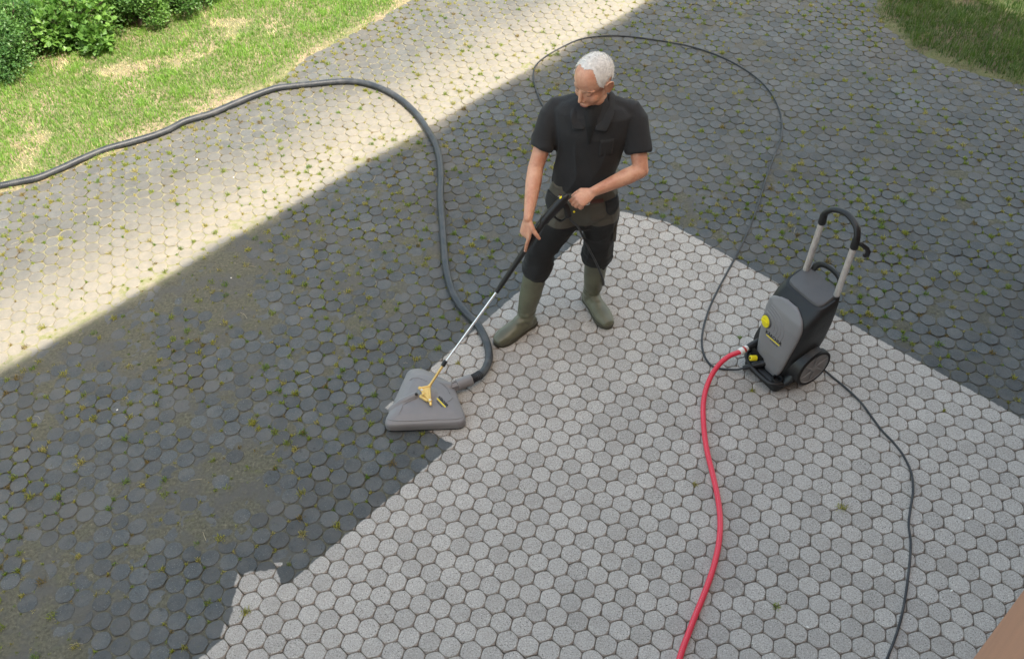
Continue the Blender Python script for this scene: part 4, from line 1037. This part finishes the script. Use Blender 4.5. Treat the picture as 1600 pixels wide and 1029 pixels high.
    # sleeve hem bands, collar, placket, chest pocket
    def onfront(u, z, out=.004):     # a spot of the chest at lateral offset u, height z (surface of the shirt trunk)
        zz = [wst[2] - .03, wst[2] - .015, wst[2] + .02, rib[2], chs[2], shl[2] - .01, shl[2] + .03, nck[2]]
        cs_ = [wst, wst, wst, rib, chs, shl, shl, nck]; rx = [.172, .172, .166, .174, .196, .206, .160, .08]; ry = [.128, .126, .122, .130, .134, .112, .080, .066]
        cx = V([np.interp(z, zz, [c[i] for c in cs_]) for i in (0, 1)] + [z]); a = np.interp(z, zz, rx); b = np.interp(z, zz, ry)
        return cx + lat * u + frn * (b * math.sqrt(max(.02, 1 - (u / a) ** 2)) + out)
    cl = MB()
    for sg in (-1, 1):
        inner = [nck + Z * .022 - frn * .055 + lat * sg * .006, nck + Z * .018 + lat * sg * .070 - frn * .02, nck + Z * .000 + lat * sg * .068 + frn * .03, onfront(.020 * sg, nck[2] - .105, .016)]
        outer = [nck + Z * .012 - frn * .092 + lat * sg * .006, nck - Z * .012 + lat * sg * .112 - frn * .035, onfront(.106 * sg, nck[2] - .052, .026), onfront(.088 * sg, nck[2] - .112, .019)]
        a, b = spline(inner, 5), spline(outer, 5); n_ = len(a)
        mid = [(p + q) / 2 + Z * .009 + frn * .003 for p, q in zip(a, b)]
        vv = a + mid + b; cl.add(vv, [(r * n_ + i, r * n_ + i + 1, (r + 1) * n_ + i + 1, (r + 1) * n_ + i) for r in (0, 1) for i in range(n_ - 1)])
    co_ = cl.build('collar', M['shirt'], shirt); sm = co_.modifiers.new('s', 'SOLIDIFY'); sm.thickness = .004; sm.offset = 1; sb = co_.modifiers.new('u', 'SUBSURF'); sb.levels = 1; sb.render_levels = 1
    tee = MB(); P = [onfront(-.034, nck[2] - .045, .014), onfront(.034, nck[2] - .045, .014), onfront(.004, nck[2] - .175, .0125), nck + Z * .012 + lat * .05 + frn * .052, nck + Z * .012 - lat * .05 + frn * .052]
    tee.add([P[4], P[3], P[1], P[2], P[0]], [(0, 1, 2, 4), (4, 2, 3)]); to = tee.build('undershirt', M['tee'], root); sm = to.modifiers.new('s', 'SOLIDIFY'); sm.thickness = .004
    pk = MB(); u0, u1, z0, z1 = .060, .128, nck[2] - .245, nck[2] - .155
    vv = [onfront(u0 + (u1 - u0) * i / 6, z0 + (z1 - z0) * j / 6, .0042) for j in range(7) for i in range(7)]
    pk.add(vv, [(j * 7 + i, j * 7 + i + 1, (j + 1) * 7 + i + 1, (j + 1) * 7 + i) for j in range(6) for i in range(6)]); po = pk.build('chest_pocket', M['shirt'], shirt); sm = po.modifiers.new('s', 'SOLIDIFY'); sm.thickness = .001; sm.offset = 1
    # ---- trousers
    w = MB()
    w.tube([pel - Z * .03, pel + Z * .03, hip + Z * .01, wst - Z * .03, wst - Z * .0], [(.12, .10), (.182, .122), (.190, .122), (.174, .118), (.160, .110)], 32, ref=tuple(lat), round_ends=True)
    for a, k, b, bt, bl in ((hpR, knR, anR, .20, 1), (hpL, knL, anL, .20, 1)):
        c = k + (b - k) * bt; outw = nrm(a - (hpR + hpL) / 2)
        w.tube([a + Z * .04, a - Z * .06, a * .5 + k * .5, k + Z * .06, k, k * .5 + c * .5, c, c - Z * .012], [.100, .108, .098, .088, .086, .089, .086, .070], 26, round_ends=True)
    tf = folds(.0105, 9, (.3, 1, .2))
    def trf(p):
        v = tf(p)
        kk = max(0, 1 - abs(p.z - .45) / .12); v += .006 * kk * (1 - abs(mnoise.noise(Vector((p.x * 6, p.y * 6, p.z * 26)))) * 2.2)
        return v
    tro = fuse(w, 'trousers', M['trousers'], root, .0064, 6, trf)
    from mathutils.bvhtree import BVHTree
    tb = BVHTree.FromPolygons([tuple(v.co) for v in tro.data.vertices], [tuple(p.vertices) for p in tro.data.polygons])
    def ontro(u, z, out):
        c_ = V((hip[0], hip[1], z)); d = lat * math.sin(u) + frn * math.cos(u)
        q = tb.ray_cast(Vector(c_ + d * .5), Vector(-d)); 
        return V(q[0]) + d * out if q[0] is not None else c_ + d * .17
    def onhip(u, z, out=.006):
        a, b = .184, .122; cx = V((np.interp(z, [pel[2], hip[2]], [pel[0], hip[0]]), np.interp(z, [pel[2], hip[2]], [pel[1], hip[1]]), z))
        return cx + lat * (a + out) * math.sin(u) + frn * (b + out) * math.cos(u)
    for sg in (-1, 1):
        pm = MB(); vv = []
        for j in range(9):
            for i in range(9):
                s_, t_ = i / 8 * 2 - 1, j / 8
                wid = .27 * math.sqrt(max(.05, 1 - (1 - t_) ** 3)); vv.append(ontro(sg * 1.22 + s_ * wid, .875 + .105 * t_, .006))
        pm.add(vv, [(j * 9 + i, j * 9 + i + 1, (j + 1) * 9 + i + 1, (j + 1) * 9 + i) for j in range(8) for i in range(8)])
        q = pm.build('holster_pocket', M['pocket'], tro); sm = q.modifiers.new('s', 'SOLIDIFY'); sm.thickness = .006; sm.offset = 0
    cg = MB(); m_ = hpL * .55 + knL * .45 + lat * .092 + frn * .02; cg.box(m_, (.035, .010, .075), np.stack([frn, lat, Z], 1)); q = cg.build('cargo_pocket', M['olive'], tro, bevel=.008)
    # belt with studs and a ring buckle, only seen at the front
    bl = MB(); R = [ontro(u, .995 - .010 * math.cos(u - .1), .003) for u in np.linspace(-1.0, .9, 36)]
    bl.tube(R, [(.014, .004)] * 36, 8, ref=(0, 0, 1)); be = bl.build('belt', M['belt'], root)
    for i, u in enumerate(np.linspace(-.95, -.18, 11)):
        p = ontro(u, .995 - .010 * math.cos(u - .1), .009); MB().ell(p, (.005, .003, .005), seg=8, rg=5).build('stud', M['studs'], be)
    p = ontro(.08, .985, .012)
    MB().tube([p + lat * .034 * math.cos(a) + Z * .014 * math.sin(a) for a in np.linspace(0, 2 * math.pi, 21)], .0035, 8, cap=False).build('buckle', M['studs'], be)
    # ---- boots
    for an, kn, toe, nm in ((anR, knR, Q(776, 533, .035), 'r'), (anL, knL, Q(939, 490, .035), 'l')):
        d = toe - an; d[2] = 0; d = nrm(d); s_ = np.cross(Z, d); g = an * V((1, 1, 0)); Z0 = o3[2] * 0
        F = lambda f_, z, l=0: g + d * f_ + s_ * l + Z * z
        top = an + (kn - an) * .78; bm = MB()
        bm.tube([F(-.01, .05), F(-.008, .10), an + (kn - an) * .18, an + (kn - an) * .42, top - (kn - an) * .03, top], [(.044, .047), (.049, .051), .056, .065, .069, .071], 26, ref=tuple(d), round_ends=False)
        bm.tube([F(-.045, .045), F(-.01, .052), F(.05, .056), F(.11, .048), F(.165, .042), F(.205, .038)], [(.040, .042), (.046, .047), (.056, .047), (.045, .055), (.037, .055), (.028, .042)], 24, ref=(0, 0, 1), round_ends=True)
        bm.ell(F(.03, .085), (.06, .04, .045), np.stack([d, s_, Z], 1))
        def bd(p, g=g):
            n = 0
            if .08 < p.z < .20: n = .0035 * math.sin(p.z * 130 + 3 * mnoise.noise(p * 12)) * max(0, 1 - abs(p.z - .13) / .06)
            return n + .0015 * mnoise.noise(p * 22)
        bo = fuse(bm, 'boot', M['boot'], root, .0045, 5, bd)
        so_ = MB(); pro = [(-.088, 0), (-.080, .026), (-.05, .038), (0, .036), (.05, .043), (.12, .054), (.17, .054), (.205, .043), (.229, .018), (.233, 0)]
        ol = [(x, y) for x, y in pro] + [(x, -y) for x, y in pro[-2:0:-1]]
        so_.rings([[F(x * .99, .001, y * .96) for x, y in ol], [F(x * 1.01, .006, y * 1.02) for x, y in ol], [F(x * 1.01, .024, y * 1.02) for x, y in ol], [F(x * .97, .030, y * .95) for x, y in ol]])
        so_.build('sole', M['sole'], bo)
man()
